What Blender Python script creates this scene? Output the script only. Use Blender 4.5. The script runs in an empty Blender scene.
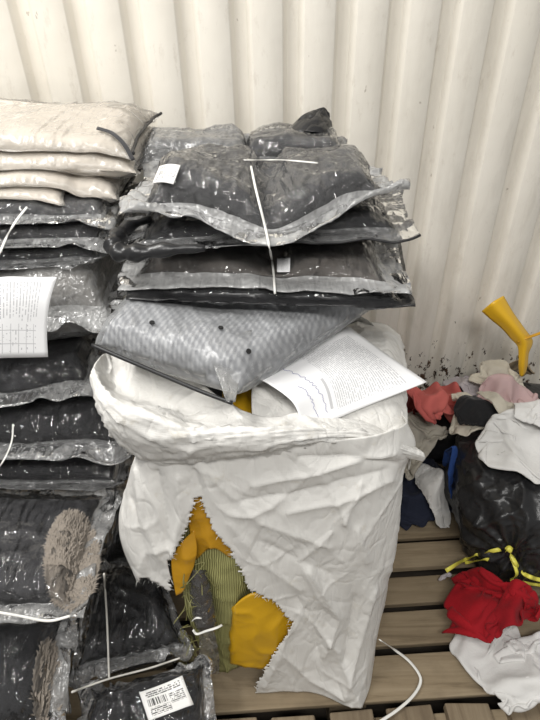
import bpy, math, random
import numpy as np
from mathutils import Vector, Matrix, Euler

random.seed(7)
RNG = np.random.RandomState(11)
S = bpy.context.scene
COL = S.collection

# ------------------------------------------------------------------ camera
CAM_LOC = np.array([0.0, 0.0, 1.55])
PITCH, ROLL, FPX = math.radians(35.7), math.radians(-1.37), 540.0
cam_data = bpy.data.cameras.new('camera')
cam_data.sensor_fit = 'VERTICAL'
cam_data.sensor_height = 36.0
cam_data.lens = 36.0 * FPX / 720.0
cam_data.clip_start = 0.02
cam = bpy.data.objects.new('camera', cam_data)
COL.objects.link(cam)
cam.location = CAM_LOC
_R = Matrix.Rotation(math.pi / 2 - PITCH, 3, 'X') @ Matrix.Rotation(ROLL, 3, 'Z')
cam.rotation_euler = _R.to_euler()
S.camera = cam
CR = np.array(_R)

# ------------------------------------------------------------------ light
S.view_settings.view_transform = 'Standard'
S.view_settings.look = 'None'
S.view_settings.gamma = 1.0
S.view_settings.use_curve_mapping = False
S.view_settings.exposure = 0.21
world = bpy.data.worlds.new('world')
S.world = world
world.use_nodes = True
_bg = world.node_tree.nodes['Background']
_bg.inputs[0].default_value = (1.0, 0.99, 0.97, 1)
_bg.inputs[1].default_value = 0.30


def area(name, loc, target, sx, sy, power, color):
    l = bpy.data.lights.new(name, 'AREA')
    l.shape = 'RECTANGLE'
    l.size, l.size_y, l.energy, l.color = sx, sy, power, color
    o = bpy.data.objects.new(name, l)
    COL.objects.link(o)
    o.location = loc
    d = Vector(target) - Vector(loc)
    o.rotation_euler = d.to_track_quat('-Z', 'Y').to_euler()
    return o


area('ceiling_tube_light', (-1.05, 0.70, 2.85), (-0.15, 1.0, 0.7), 1.3, 0.16, 40, (1.0, 0.983, 0.95))
area('ceiling_tube_light', (0.1, -0.8, 2.9), (0.15, 0.9, 0.4), 1.6, 0.3, 36, (1.0, 0.983, 0.95))


# ------------------------------------------------------------------ pixel helper
def ray(px, py):
    d = np.array([(px - 270) / FPX, (360 - py) / FPX, -1.0])
    return CR @ d


def P(px, py, Y):
    r = ray(px, py)
    return CAM_LOC + r * (Y / r[1])


def PZ(px, py, z):
    r = ray(px, py)
    return CAM_LOC + r * ((z - CAM_LOC[2]) / r[2])


def project(p):
    q = (np.asarray(p) - CAM_LOC) @ CR
    return np.stack([270 + FPX * q[..., 0] / -q[..., 2], 360 - FPX * q[..., 1] / -q[..., 2]], -1)


# ------------------------------------------------------------------ noise
def _hash(ix, iy, iz, seed):
    h = (ix * 374761393 + iy * 668265263 + iz * 2147483647 + seed * 1442695041) & 0xffffffff
    h = ((h ^ (h >> 13)) * 1274126177) & 0xffffffff
    h = (h ^ (h >> 16)) & 0xffffffff
    return h


def noise(p, scale=1.0, seed=0):
    p = np.asarray(p, float) * scale
    i = np.floor(p).astype(np.int64)
    f = p - i
    w = f * f * f * (f * (f * 6 - 15) + 10)
    out = 0
    for dx in (0, 1):
        for dy in (0, 1):
            for dz in (0, 1):
                h = _hash(i[..., 0] + dx, i[..., 1] + dy, i[..., 2] + dz, seed)
                a = (h & 0xffff) / 65535.0 * 2 * math.pi
                zc = ((h >> 16) & 0xffff) / 65535.0 * 2 - 1
                s = np.sqrt(1 - zc * zc)
                g = s * np.cos(a) * (f[..., 0] - dx) + s * np.sin(a) * (f[..., 1] - dy) + zc * (f[..., 2] - dz)
                wx = w[..., 0] if dx else 1 - w[..., 0]
                wy = w[..., 1] if dy else 1 - w[..., 1]
                wz = w[..., 2] if dz else 1 - w[..., 2]
                out = out + g * wx * wy * wz
    return out * 1.5


def ridged(p, scale, seed=0, sharp=3.0):
    q = np.asarray(p, float)
    wv = np.stack([noise(q, scale * .6, seed + 31), noise(q, scale * .6, seed + 47), noise(q, scale * .6, seed + 59)], -1)
    return np.clip(1 - np.abs(noise(q + wv * .35 / scale, scale, seed)) * 2.2, 0, 1) ** sharp


# ------------------------------------------------------------------ object helpers
def thing(name, label, cat, loc=(0, 0, 0), group=None):
    o = bpy.data.objects.new(name, None)
    COL.objects.link(o)
    o.empty_display_size = .05
    o.location = loc
    return tag(o, label, cat, group)


def tag(o, label, cat, group=None):
    o['label'] = label
    o['category'] = cat
    if group:
        o['group'] = group
    return o


def mk(name, verts, faces, mat, parent=None, smooth=True, uvs=None):
    me = bpy.data.meshes.new(name)
    verts = np.asarray(verts, float)
    if parent is not None:
        verts = verts - np.array(parent_origin(parent))
    me.from_pydata(verts.tolist(), [], [list(map(int, f)) for f in faces])
    if uvs is not None:
        lay = me.uv_layers.new(name='UVMap')
        idx = np.empty(len(me.loops), np.int32)
        me.loops.foreach_get('vertex_index', idx)
        lay.data.foreach_set('uv', np.asarray(uvs, np.float32)[idx].ravel())
    me.materials.append(mat)
    if smooth:
        me.polygons.foreach_set('use_smooth', [True] * len(me.polygons))
    me.update()
    o = bpy.data.objects.new(name, me)
    COL.objects.link(o)
    if parent is not None:
        o.parent = parent
    return o


def part(t, name):
    return [c for c in t.children if c.name.split('.')[0] == name][0]


def parent_origin(p):
    t = Vector((0, 0, 0))
    while p is not None:
        t += p.location
        p = p.parent
    return t


def gfaces(nu, nv, off=0, flip=False):
    f = []
    for i in range(nu - 1):
        for j in range(nv - 1):
            a = off + i * nv + j
            q = (a, a + nv, a + nv + 1, a + 1)
            f.append(q[::-1] if flip else q)
    return f


def guv(nu, nv):
    u, v = np.meshgrid(np.linspace(0, 1, nu), np.linspace(0, 1, nv), indexing='ij')
    return np.stack([u, v], -1).reshape(-1, 2)


def catmull(ctrl, n, axis=0):
    c = np.moveaxis(np.asarray(ctrl, float), axis, 0)
    m = len(c)
    t = np.linspace(0, m - 1, n)
    i = np.clip(np.floor(t).astype(int), 0, m - 2)
    f = (t - i).reshape((-1,) + (1,) * (c.ndim - 1))
    ext = np.concatenate([[2 * c[0] - c[1]], c, [2 * c[-1] - c[-2]]])
    p0, p1, p2, p3 = ext[i], ext[i + 1], ext[i + 2], ext[i + 3]
    r = .5 * (2 * p1 + (p2 - p0) * f + (2 * p0 - 5 * p1 + 4 * p2 - p3) * f ** 2 + (3 * p1 - p0 - 3 * p2 + p3) * f ** 3)
    return np.moveaxis(r, 0, axis)


def patch(ctrl, nu, nv):
    return catmull(catmull(ctrl, nu, 0), nv, 1)


def gnormals(p):
    a = np.gradient(p, axis=0)
    b = np.gradient(p, axis=1)
    n = np.cross(a, b)
    return n / (np.linalg.norm(n, axis=-1, keepdims=True) + 1e-9)


def sheet(name, p, mat, parent=None, thick=.002, smooth=True, keep=None):
    """a grid of points as one cloth-like sheet with real thickness"""
    nu, nv = p.shape[:2]
    n = gnormals(p)
    top = (p + n * thick / 2).reshape(-1, 3)
    bot = (p - n * thick / 2).reshape(-1, 3)
    ft = gfaces(nu, nv)
    if keep is not None:
        kc = keep
        ft = [f for f in ft if all(kc[x] for x in f)]
    N = nu * nv
    cnt = {}
    for f in ft:
        for k in range(4):
            e = (f[k], f[(k + 1) % 4])
            cnt[e] = 1
    side = [(e[1], e[0], e[0] + N, e[1] + N) for e in cnt if (e[1], e[0]) not in cnt]
    faces = ft + [tuple(x + N for x in f[::-1]) for f in ft] + side
    v = np.concatenate([top, bot])
    uv = np.concatenate([guv(nu, nv)] * 2)
    used = np.zeros(2 * N, bool)
    for f in faces:
        used[list(f)] = True
    mp = np.cumsum(used) - 1
    faces = [tuple(mp[x] for x in f) for f in faces]
    return mk(name, v[used], faces, mat, parent, smooth, uv[used])


def tube(name, pts, r, mat, parent=None, n=8, res=None, flat=1.0, up=(0, 0, 1)):
    """a swept band: round tube, or flat ribbon when flat < 1"""
    pts = np.asarray(pts, float)
    if res:
        pts = catmull(pts, res)
    m = len(pts)
    tan = np.gradient(pts, axis=0)
    tan /= np.linalg.norm(tan, axis=1, keepdims=True) + 1e-9
    rr = np.broadcast_to(r, (m,))
    vs = []
    for k in range(m):
        u = np.array(up, float)
        a = np.cross(tan[k], u)
        if np.linalg.norm(a) < 1e-3:
            a = np.cross(tan[k], [0, 1, .1])
        a /= np.linalg.norm(a)
        b = np.cross(a, tan[k])
        for q in range(n):
            an = 2 * math.pi * q / n
            vs.append(pts[k] + rr[k] * (a * math.cos(an) + b * math.sin(an) * flat))
    fs = []
    for k in range(m - 1):
        for q in range(n):
            q2 = (q + 1) % n
            fs.append((k * n + q, k * n + q2, (k + 1) * n + q2, (k + 1) * n + q))
    fs.append(tuple(range(n))[::-1])
    fs.append(tuple((m - 1) * n + q for q in range(n)))
    return mk(name, vs, fs, mat, parent)


def box(name, c, size, mat, parent=None, rot=0.0, bev=.003, jit=0):
    x, y, z = np.array(size) / 2
    v = np.array([[sx * x, sy * y, sz * z] for sx in (-1, 1) for sy in (-1, 1) for sz in (-1, 1)], float)
    if jit:
        v += RNG.uniform(-jit, jit, v.shape)
    cr, sr = math.cos(rot), math.sin(rot)
    v = np.stack([v[:, 0] * cr - v[:, 1] * sr, v[:, 0] * sr + v[:, 1] * cr, v[:, 2]], 1) + np.array(c)
    f = [(0, 1, 3, 2), (4, 6, 7, 5), (0, 4, 5, 1), (2, 3, 7, 6), (0, 2, 6, 4), (1, 5, 7, 3)]
    o = mk(name, v, f, mat, parent, smooth=False)
    if bev:
        m = o.modifiers.new('bevel', 'BEVEL')
        m.width, m.segments = bev, 2
    return o


# ------------------------------------------------------------------ materials
def new_mat(name):
    m = bpy.data.materials.new(name)
    m.use_nodes = True
    nt = m.node_tree
    for n in list(nt.nodes):
        nt.nodes.remove(n)
    out = nt.nodes.new('ShaderNodeOutputMaterial')
    return m, nt, out


def nd(nt, t, **kw):
    n = nt.nodes.new(t)
    for k, v in kw.items():
        if k.startswith('i_'):
            n.inputs[k[2:].replace('_', ' ')].default_value = v
        else:
            setattr(n, k, v)
    return n


def rgba(c):
    return (c[0], c[1], c[2], 1)


def ramp(nt, fac, stops):
    r = nt.nodes.new('ShaderNodeValToRGB')
    e = r.color_ramp.elements
    while len(e) > 1:
        e.remove(e[-1])
    e[0].position, e[0].color = stops[0][0], rgba(stops[0][1])
    for p, c in stops[1:]:
        x = e.new(p)
        x.color = rgba(c)
    nt.links.new(fac, r.inputs[0])
    return r.outputs[0]


def math_n(nt, op, a, b=None, clamp=False):
    n = nt.nodes.new('ShaderNodeMath')
    n.operation = op
    n.use_clamp = clamp
    for k, v in enumerate((a, b)):
        if v is None:
            continue
        if isinstance(v, (int, float)):
            n.inputs[k].default_value = v
        else:
            nt.links.new(v, n.inputs[k])
    return n.outputs[0]


def mixcol(nt, fac, a, b, mode='MIX'):
    n = nt.nodes.new('ShaderNodeMix')
    n.data_type = 'RGBA'
    n.blend_type = mode
    for sock, v in ((n.inputs[0], fac), (n.inputs[6], a), (n.inputs[7], b)):
        if isinstance(v, (int, float)):
            sock.default_value = v
        elif isinstance(v, tuple):
            sock.default_value = rgba(v)
        else:
            nt.links.new(v, sock)
    return n.outputs[2]


def objco(nt, scale=(1, 1, 1), rot=(0, 0, 0)):
    tc = nt.nodes.new('ShaderNodeTexCoord')
    mp = nt.nodes.new('ShaderNodeMapping')
    mp.inputs['Scale'].default_value = scale
    mp.inputs['Rotation'].default_value = rot
    nt.links.new(tc.outputs['Object'], mp.inputs[0])
    return mp.outputs[0]


def uvco(nt):
    tc = nt.nodes.new('ShaderNodeTexCoord')
    sp = nt.nodes.new('ShaderNodeSeparateXYZ')
    nt.links.new(tc.outputs['UV'], sp.inputs[0])
    return sp.outputs[0], sp.outputs[1], tc.outputs['UV']


def noise_n(nt, co, scale, detail=3, rough=.55, dist=0):
    n = nd(nt, 'ShaderNodeTexNoise')
    n.inputs['Scale'].default_value = scale
    n.inputs['Detail'].default_value = detail
    n.inputs['Roughness'].default_value = rough
    n.inputs['Distortion'].default_value = dist
    nt.links.new(co, n.inputs['Vector'])
    return n.outputs[0]


def bump(nt, h, strength, dist=.01, normal=None):
    b = nd(nt, 'ShaderNodeBump')
    b.inputs['Strength'].default_value = strength
    b.inputs['Distance'].default_value = dist
    nt.links.new(h, b.inputs['Height'])
    if normal is not None:
        nt.links.new(normal, b.inputs['Normal'])
    return b.outputs[0]


def crumple_h(nt, co, scale):
    """facet height of crumpled film: warped voronoi cells plus a finer set"""
    wn = nd(nt, 'ShaderNodeTexNoise')
    wn.inputs['Scale'].default_value = scale * .7
    nt.links.new(co, wn.inputs['Vector'])
    mx = nd(nt, 'ShaderNodeVectorMath', operation='MULTIPLY_ADD')
    nt.links.new(wn.outputs['Color'], mx.inputs[0])
    mx.inputs[1].default_value = (.8 / scale,) * 3
    nt.links.new(co, mx.inputs[2])
    hs = []
    for s in (1.0, 2.3):
        v = nd(nt, 'ShaderNodeTexVoronoi')
        v.feature = 'F1'
        v.inputs['Scale'].default_value = scale * s
        nt.links.new(mx.outputs[0], v.inputs['Vector'])
        hs.append(v.outputs['Distance'])
    return math_n(nt, 'ADD', hs[0], math_n(nt, 'MULTIPLY', hs[1], .45))


def film_mat(name, milk=.25, col=(.62, .62, .62), scale=16, strength=.55, rough=.12, stretch=(1, 1, 1), gloss=1.0, streak=.5):
    """thin polythene film: lets most light through, a milky body, bright glints on its creases"""
    m, nt, out = new_mat(name)
    co = objco(nt, stretch)
    h = crumple_h(nt, co, scale)
    lns = []
    for rz, sc, st in ((.55, 3.4, .17), (-.75, 2.9, .13), (1.6, 4.8, .25)):
        lns.append(noise_n(nt, objco(nt, (stretch[0], stretch[1] * st, stretch[2]), (0, 0, rz)), scale * sc, 1, .5, .9))
    ln = math_n(nt, 'ADD', math_n(nt, 'ADD', lns[0], lns[1]), math_n(nt, 'MULTIPLY', lns[2], .6))
    ln = math_n(nt, 'MULTIPLY', ln, 1.25)
    nrm = bump(nt, math_n(nt, 'ADD', h, ln), strength, .012)
    fine = noise_n(nt, co, scale * 2.6, 4, .6, 1.2)
    veil = ramp(nt, fine, [(.40, (0, 0, 0)), (.70, (1, 1, 1))])
    dif = nd(nt, 'ShaderNodeBsdfDiffuse')
    dif.inputs['Color'].default_value = rgba(col)
    nt.links.new(nrm, dif.inputs['Normal'])
    trl = nd(nt, 'ShaderNodeBsdfTranslucent')
    trl.inputs['Color'].default_value = rgba(col)
    body = nd(nt, 'ShaderNodeMixShader')
    body.inputs[0].default_value = .3
    nt.links.new(dif.outputs[0], body.inputs[1])
    nt.links.new(trl.outputs[0], body.inputs[2])
    tr = nd(nt, 'ShaderNodeBsdfTransparent')
    tr.inputs['Color'].default_value = (.97, .97, .97, 1)
    m1 = nd(nt, 'ShaderNodeMixShader')
    fac = math_n(nt, 'MULTIPLY', math_n(nt, 'ADD', math_n(nt, 'MULTIPLY', veil, streak), 1 - streak * .5), milk, clamp=True)
    nt.links.new(fac, m1.inputs[0])
    nt.links.new(tr.outputs[0], m1.inputs[1])
    nt.links.new(body.outputs[0], m1.inputs[2])
    gl = nd(nt, 'ShaderNodeBsdfGlossy')
    gl.inputs['Roughness'].default_value = rough
    gl.inputs['Color'].default_value = (1, 1, 1, 1)
    nt.links.new(nrm, gl.inputs['Normal'])
    fr = nd(nt, 'ShaderNodeFresnel')
    fr.inputs['IOR'].default_value = 1.5
    nt.links.new(nrm, fr.inputs['Normal'])
    m2 = nd(nt, 'ShaderNodeMixShader')
    nt.links.new(math_n(nt, 'MULTIPLY', fr.outputs[0], gloss, clamp=True), m2.inputs[0])
    nt.links.new(m1.outputs[0], m2.inputs[1])
    nt.links.new(gl.outputs[0], m2.inputs[2])
    nt.links.new(m2.outputs[0], out.inputs[0])
    return m


def cloth_mat(name, col, col2=None, nscale=9, rough=.85, bscale=60, bstr=.25, sheen=.2, spec=.25, crease=0):
    m, nt, out = new_mat(name)
    co = objco(nt)
    b = nd(nt, 'ShaderNodeBsdfPrincipled')
    b.inputs['Roughness'].default_value = rough
    b.inputs['Specular IOR Level'].default_value = spec
    b.inputs['Sheen Weight'].default_value = sheen
    if col2 is None:
        col2 = tuple(c * .8 for c in col)
    f = noise_n(nt, co, nscale, 4)
    c = ramp(nt, f, [(.35, col), (.68, col2)])
    nt.links.new(c, b.inputs['Base Color'])
    n = bump(nt, noise_n(nt, co, bscale, 3, .6), bstr, .004)
    if crease:
        n = bump(nt, crumple_h(nt, co, crease), .35, .012, n)
    nt.links.new(n, b.inputs['Normal'])
    nt.links.new(b.outputs[0], out.inputs[0])
    return m


def plain_mat(name, col, rough=.5, spec=.5, bscale=0, bstr=.2, metal=0, crease=0, cstr=.4):
    m, nt, out = new_mat(name)
    b = nd(nt, 'ShaderNodeBsdfPrincipled')
    b.inputs['Roughness'].default_value = rough
    b.inputs['Specular IOR Level'].default_value = spec
    b.inputs['Base Color'].default_value = rgba(col)
    b.inputs['Metallic'].default_value = metal
    if bscale or crease:
        co = objco(nt)
        n = None
        if bscale:
            n = bump(nt, noise_n(nt, co, bscale, 4, .6), bstr, .005)
        if crease:
            n = bump(nt, crumple_h(nt, co, crease), cstr, .012, n)
        nt.links.new(n, b.inputs['Normal'])
    nt.links.new(b.outputs[0], out.inputs[0])
    return m


def sack_mat(name, col=(.80, .785, .75)):
    m, nt, out = new_mat(name)
    co = objco(nt)
    b = nd(nt, 'ShaderNodeBsdfPrincipled')
    b.inputs['Roughness'].default_value = .62
    b.inputs['Specular IOR Level'].default_value = .3
    st = noise_n(nt, co, 5, 4, .6)
    c = ramp(nt, st, [(.3, tuple(x * .93 for x in col)), (.6, col)])
    sm = ramp(nt, noise_n(nt, co, 26, 4, .7), [(.60, (1, 1, 1)), (.78, (.86, .83, .77))])
    nt.links.new(mixcol(nt, 1.0, c, sm, 'MULTIPLY'), b.inputs['Base Color'])
    u = nd(nt, 'ShaderNodeTexWave', wave_type='BANDS', bands_direction='X')
    u.inputs['Scale'].default_value = 130
    u.inputs['Distortion'].default_value = 1.5
    w = nd(nt, 'ShaderNodeTexWave', wave_type='BANDS', bands_direction='Z')
    w.inputs['Scale'].default_value = 110
    w.inputs['Distortion'].default_value = 1.5
    nt.links.new(co, u.inputs[0])
    nt.links.new(co, w.inputs[0])
    weave = math_n(nt, 'MULTIPLY', u.outputs[1], w.outputs[1])
    n1 = bump(nt, weave, .18, .002)
    cl = []
    for rz, sc in ((.4, 9), (-.6, 13), (1.3, 22)):
        ln = noise_n(nt, objco(nt, (1, 1, .45), (0, rz, 0)), sc, 2, .5, .6)
        ln = math_n(nt, 'ABSOLUTE', math_n(nt, 'SUBTRACT', ln, .5))
        cl.append(math_n(nt, 'MINIMUM', math_n(nt, 'MULTIPLY', ln, 7.0), .5))
    n2 = bump(nt, math_n(nt, 'ADD', math_n(nt, 'ADD', cl[0], cl[1]), math_n(nt, 'MULTIPLY', cl[2], .5)), .30, .010, n1)
    nt.links.new(n2, b.inputs['Normal'])
    tl = nd(nt, 'ShaderNodeBsdfTranslucent')
    tl.inputs['Color'].default_value = rgba(col)
    mx = nd(nt, 'ShaderNodeMixShader')
    mx.inputs[0].default_value = .12
    nt.links.new(b.outputs[0], mx.inputs[1])
    nt.links.new(tl.outputs[0], mx.inputs[2])
    nt.links.new(mx.outputs[0], out.inputs[0])
    return m


def wood_mat(name, c1, c2, c3, axis='X', seed=0.0):
    m, nt, out = new_mat(name)
    tc = nt.nodes.new('ShaderNodeTexCoord')
    oi = nt.nodes.new('ShaderNodeObjectInfo')
    mp = nt.nodes.new('ShaderNodeMapping')
    mp.inputs['Scale'].default_value = (2.0, 26, 26) if axis == 'X' else (26, 2.0, 26)
    nt.links.new(tc.outputs['Object'], mp.inputs[0])
    ad = nd(nt, 'ShaderNodeVectorMath', operation='ADD')
    nt.links.new(mp.outputs[0], ad.inputs[0])
    nt.links.new(math_n(nt, 'MULTIPLY', oi.outputs['Random'], 40), ad.inputs[1])
    b = nd(nt, 'ShaderNodeBsdfPrincipled')
    b.inputs['Roughness'].default_value = .8
    b.inputs['Specular IOR Level'].default_value = .2
    g = noise_n(nt, ad.outputs[0], 1.6, 6, .65, .6)
    c = ramp(nt, g, [(.25, c3), (.45, c1), (.7, c2)])
    blot = noise_n(nt, objco(nt), 6, 4, .6)
    c = mixcol(nt, ramp(nt, blot, [(.5, (0, 0, 0)), (.72, (.55, .55, .55))]), c, c3)
    tint = mixcol(nt, math_n(nt, 'MULTIPLY', oi.outputs['Random'], .35), c, c3)
    nt.links.new(tint, b.inputs['Base Color'])
    nt.links.new(bump(nt, g, .4, .004), b.inputs['Normal'])
    nt.links.new(b.outputs[0], out.inputs[0])
    return m


def wall_mat():
    m, nt, out = new_mat('cream_painted_steel')
    co = objco(nt)
    b = nd(nt, 'ShaderNodeBsdfPrincipled')
    b.inputs['Roughness'].default_value = .55
    b.inputs['Specular IOR Level'].default_value = .3
    base = ramp(nt, noise_n(nt, co, 2.2, 5, .6), [(.3, (.73, .69, .61)), (.7, (.79, .75, .675))])
    # grime that runs down in streaks, more of it toward the floor and the right end
    co2 = objco(nt, (9, 1, 1.6))
    streak = ramp(nt, noise_n(nt, co2, 2.4, 6, .65), [(.48, (0, 0, 0)), (.75, (1, 1, 1))])
    sp = nd(nt, 'ShaderNodeSeparateXYZ')
    nt.links.new(co, sp.inputs[0])
    low = nd(nt, 'ShaderNodeMapRange')
    low.inputs[1].default_value, low.inputs[2].default_value = 1.7, .5
    nt.links.new(sp.outputs[2], low.inputs[0])
    rgt = nd(nt, 'ShaderNodeMapRange')
    rgt.inputs[1].default_value, rgt.inputs[2].default_value = -.3, .75
    nt.links.new(sp.outputs[0], rgt.inputs[0])
    wt = math_n(nt, 'MULTIPLY', math_n(nt, 'ADD', math_n(nt, 'MULTIPLY', low.outputs[0], .5), math_n(nt, 'MULTIPLY', rgt.outputs[0], .5)), .62)
    c = mixcol(nt, math_n(nt, 'MULTIPLY', streak, wt), base, (.50, .455, .385))
    scuff = ramp(nt, noise_n(nt, objco(nt, (5, 1, 2)), 7, 6, .75), [(.57, (0, 0, 0)), (.70, (1, 1, 1))])
    c = mixcol(nt, math_n(nt, 'MULTIPLY', scuff, .30), c, (.48, .42, .34))
    # chips down to rust near the bottom right
    chip = noise_n(nt, objco(nt, (1.7, 1, 1)), 24, 5, .7)
    lz = nd(nt, 'ShaderNodeMapRange')
    lz.inputs[1].default_value, lz.inputs[2].default_value = .72, .30
    lz.inputs[3].default_value, lz.inputs[4].default_value = -.15, .115
    nt.links.new(sp.outputs[2], lz.inputs[0])
    rz = nd(nt, 'ShaderNodeMapRange')
    rz.inputs[1].default_value, rz.inputs[2].default_value = .25, .50
    rz.inputs[3].default_value, rz.inputs[4].default_value = -.1, .03
    nt.links.new(sp.outputs[0], rz.inputs[0])
    cm = ramp(nt, math_n(nt, 'ADD', math_n(nt, 'ADD', chip, lz.outputs[0]), rz.outputs[0]), [(.665, (0, 0, 0)), (.69, (1, 1, 1))])
    rust = ramp(nt, noise_n(nt, co, 60, 3), [(.4, (.035, .028, .022)), (.7, (.13, .07, .04))])
    c = mixcol(nt, cm, c, rust)
    # small specks everywhere
    sk = ramp(nt, noise_n(nt, objco(nt, (1, 1, .55)), 42, 3, .6), [(.72, (0, 0, 0)), (.76, (1, 1, 1))])
    c = mixcol(nt, math_n(nt, 'MULTIPLY', sk, .55), c, (.28, .22, .17))
    nt.links.new(c, b.inputs['Base Color'])
    n = bump(nt, noise_n(nt, co, 14, 4), .12, .02)
    nt.links.new(n, b.inputs['Normal'])
    nt.links.new(b.outputs[0], out.inputs[0])
    return m


def paper_mat(name, table=False):
    """white sheet printed with rows of small grey text (too small to read in the photograph)"""
    m, nt, out = new_mat(name)
    u, v, uv = uvco(nt)
    b = nd(nt, 'ShaderNodeBsdfPrincipled')
    b.inputs['Roughness'].default_value = .7
    b.inputs['Specular IOR Level'].default_value = .2

    def band(x, lo, hi):
        return math_n(nt, 'MULTIPLY', math_n(nt, 'GREATER_THAN', x, lo), math_n(nt, 'LESS_THAN', x, hi))

    rows = 58.0
    rv = math_n(nt, 'MULTIPLY', v, rows)
    line = band(math_n(nt, 'FRACT', rv), .28, .72)
    cmb = nd(nt, 'ShaderNodeCombineXYZ')
    nt.links.new(math_n(nt, 'MULTIPLY', u, 36), cmb.inputs[0])
    nt.links.new(math_n(nt, 'MULTIPLY', math_n(nt, 'FLOOR', rv), 7.3), cmb.inputs[1])
    word = math_n(nt, 'GREATER_THAN', noise_n(nt, cmb.outputs[0], 1.0, 2, .8), .44)
    ink = math_n(nt, 'MULTIPLY', line, word)
    if table:
        # the sheet hangs sideways: its lines of print run up and down
        ru = math_n(nt, 'MULTIPLY', u, 24)
        line = band(math_n(nt, 'FRACT', ru), .3, .7)
        wd = nd(nt, 'ShaderNodeCombineXYZ')
        nt.links.new(math_n(nt, 'MULTIPLY', v, 34), wd.inputs[0])
        nt.links.new(math_n(nt, 'MULTIPLY', math_n(nt, 'FLOOR', ru), 7.3), wd.inputs[1])
        word = math_n(nt, 'GREATER_THAN', noise_n(nt, wd.outputs[0], 1.0, 2, .8), .44)
        ends = nd(nt, 'ShaderNodeCombineXYZ')
        nt.links.new(math_n(nt, 'MULTIPLY', math_n(nt, 'FLOOR', ru), 3.7), ends.inputs[1])
        end = math_n(nt, 'ADD', math_n(nt, 'MULTIPLY', noise_n(nt, ends.outputs[0], 1, 1), .5), .2)
        ink = math_n(nt, 'MULTIPLY', math_n(nt, 'MULTIPLY', line, word), math_n(nt, 'MULTIPLY', math_n(nt, 'GREATER_THAN', v, end), band(u, .06, .82)))
        ink = math_n(nt, 'MULTIPLY', ink, math_n(nt, 'LESS_THAN', v, .93))
        g1 = math_n(nt, 'LESS_THAN', math_n(nt, 'FRACT', math_n(nt, 'MULTIPLY', u, 9)), .09)
        g2 = math_n(nt, 'LESS_THAN', math_n(nt, 'FRACT', math_n(nt, 'MULTIPLY', v, 6.6)), .06)
        grid = math_n(nt, 'MULTIPLY', math_n(nt, 'MAXIMUM', g1, g2), math_n(nt, 'MULTIPLY', band(u, .1, .82), band(v, .05, .385)))
        txt = math_n(nt, 'MULTIPLY', math_n(nt, 'MULTIPLY', line, math_n(nt, 'GREATER_THAN', noise_n(nt, wd.outputs[0], .7, 2, .8), .58)), math_n(nt, 'MULTIPLY', band(u, .3, .82), band(v, .07, .38)))
        ink = math_n(nt, 'MAXIMUM', math_n(nt, 'MULTIPLY', ink, math_n(nt, 'GREATER_THAN', v, .4)), math_n(nt, 'MAXIMUM', grid, txt))
    else:
        area_ = math_n(nt, 'MULTIPLY', band(u, .10, .92), band(v, .42, .92))
        ink = math_n(nt, 'MULTIPLY', ink, area_)
        foot = math_n(nt, 'MULTIPLY', band(u, .55, .9), band(v, .36, .385))
        ink = math_n(nt, 'MAXIMUM', ink, foot)
    c = mixcol(nt, math_n(nt, 'MULTIPLY', ink, .45), (.86, .86, .865), (.16, .16, .18))
    nt.links.new(c, b.inputs['Base Color'])
    nt.links.new(b.outputs[0], out.inputs[0])
    return m


def label_mat(name):
    """sticker with a bar code and short lines of print"""
    m, nt, out = new_mat(name)
    u, v, uv = uvco(nt)
    b = nd(nt, 'ShaderNodeBsdfPrincipled')
    b.inputs['Roughness'].default_value = .5

    def band(x, lo, hi):
        return math_n(nt, 'MULTIPLY', math_n(nt, 'GREATER_THAN', x, lo), math_n(nt, 'LESS_THAN', x, hi))

    cx = nd(nt, 'ShaderNodeCombineXYZ')
    nt.links.new(math_n(nt, 'MULTIPLY', u, 40), cx.inputs[0])
    bars = math_n(nt, 'GREATER_THAN', noise_n(nt, cx.outputs[0], 1, 1), .5)
    bar = math_n(nt, 'MULTIPLY', bars, math_n(nt, 'MULTIPLY', band(v, .42, .68), band(u, .1, .52)))
    rv = math_n(nt, 'MULTIPLY', v, 15)
    cy = nd(nt, 'ShaderNodeCombineXYZ')
    nt.links.new(math_n(nt, 'MULTIPLY', u, 22), cy.inputs[0])
    nt.links.new(math_n(nt, 'MULTIPLY', math_n(nt, 'FLOOR', rv), 5.1), cy.inputs[1])
    tx = math_n(nt, 'MULTIPLY', band(math_n(nt, 'FRACT', rv), .2, .75), math_n(nt, 'GREATER_THAN', noise_n(nt, cy.outputs[0], 1, 2, .8), .46))
    t1 = math_n(nt, 'MULTIPLY', tx, math_n(nt, 'MULTIPLY', band(u, .1, .9), band(v, .73, .92)))
    t2 = math_n(nt, 'MULTIPLY', tx, math_n(nt, 'MULTIPLY', band(u, .58, .92), band(v, .3, .68)))
    t3 = math_n(nt, 'MULTIPLY', tx, math_n(nt, 'MULTIPLY', band(u, .1, .55), band(v, .1, .36)))
    ink = math_n(nt, 'MAXIMUM', math_n(nt, 'MAXIMUM', bar, t1), math_n(nt, 'MAXIMUM', t2, t3))
    nt.links.new(mixcol(nt, ink, (.82, .81, .79), (.03, .03, .03)), b.inputs['Base Color'])
    nt.links.new(b.outputs[0], out.inputs[0])
    return m


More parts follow.
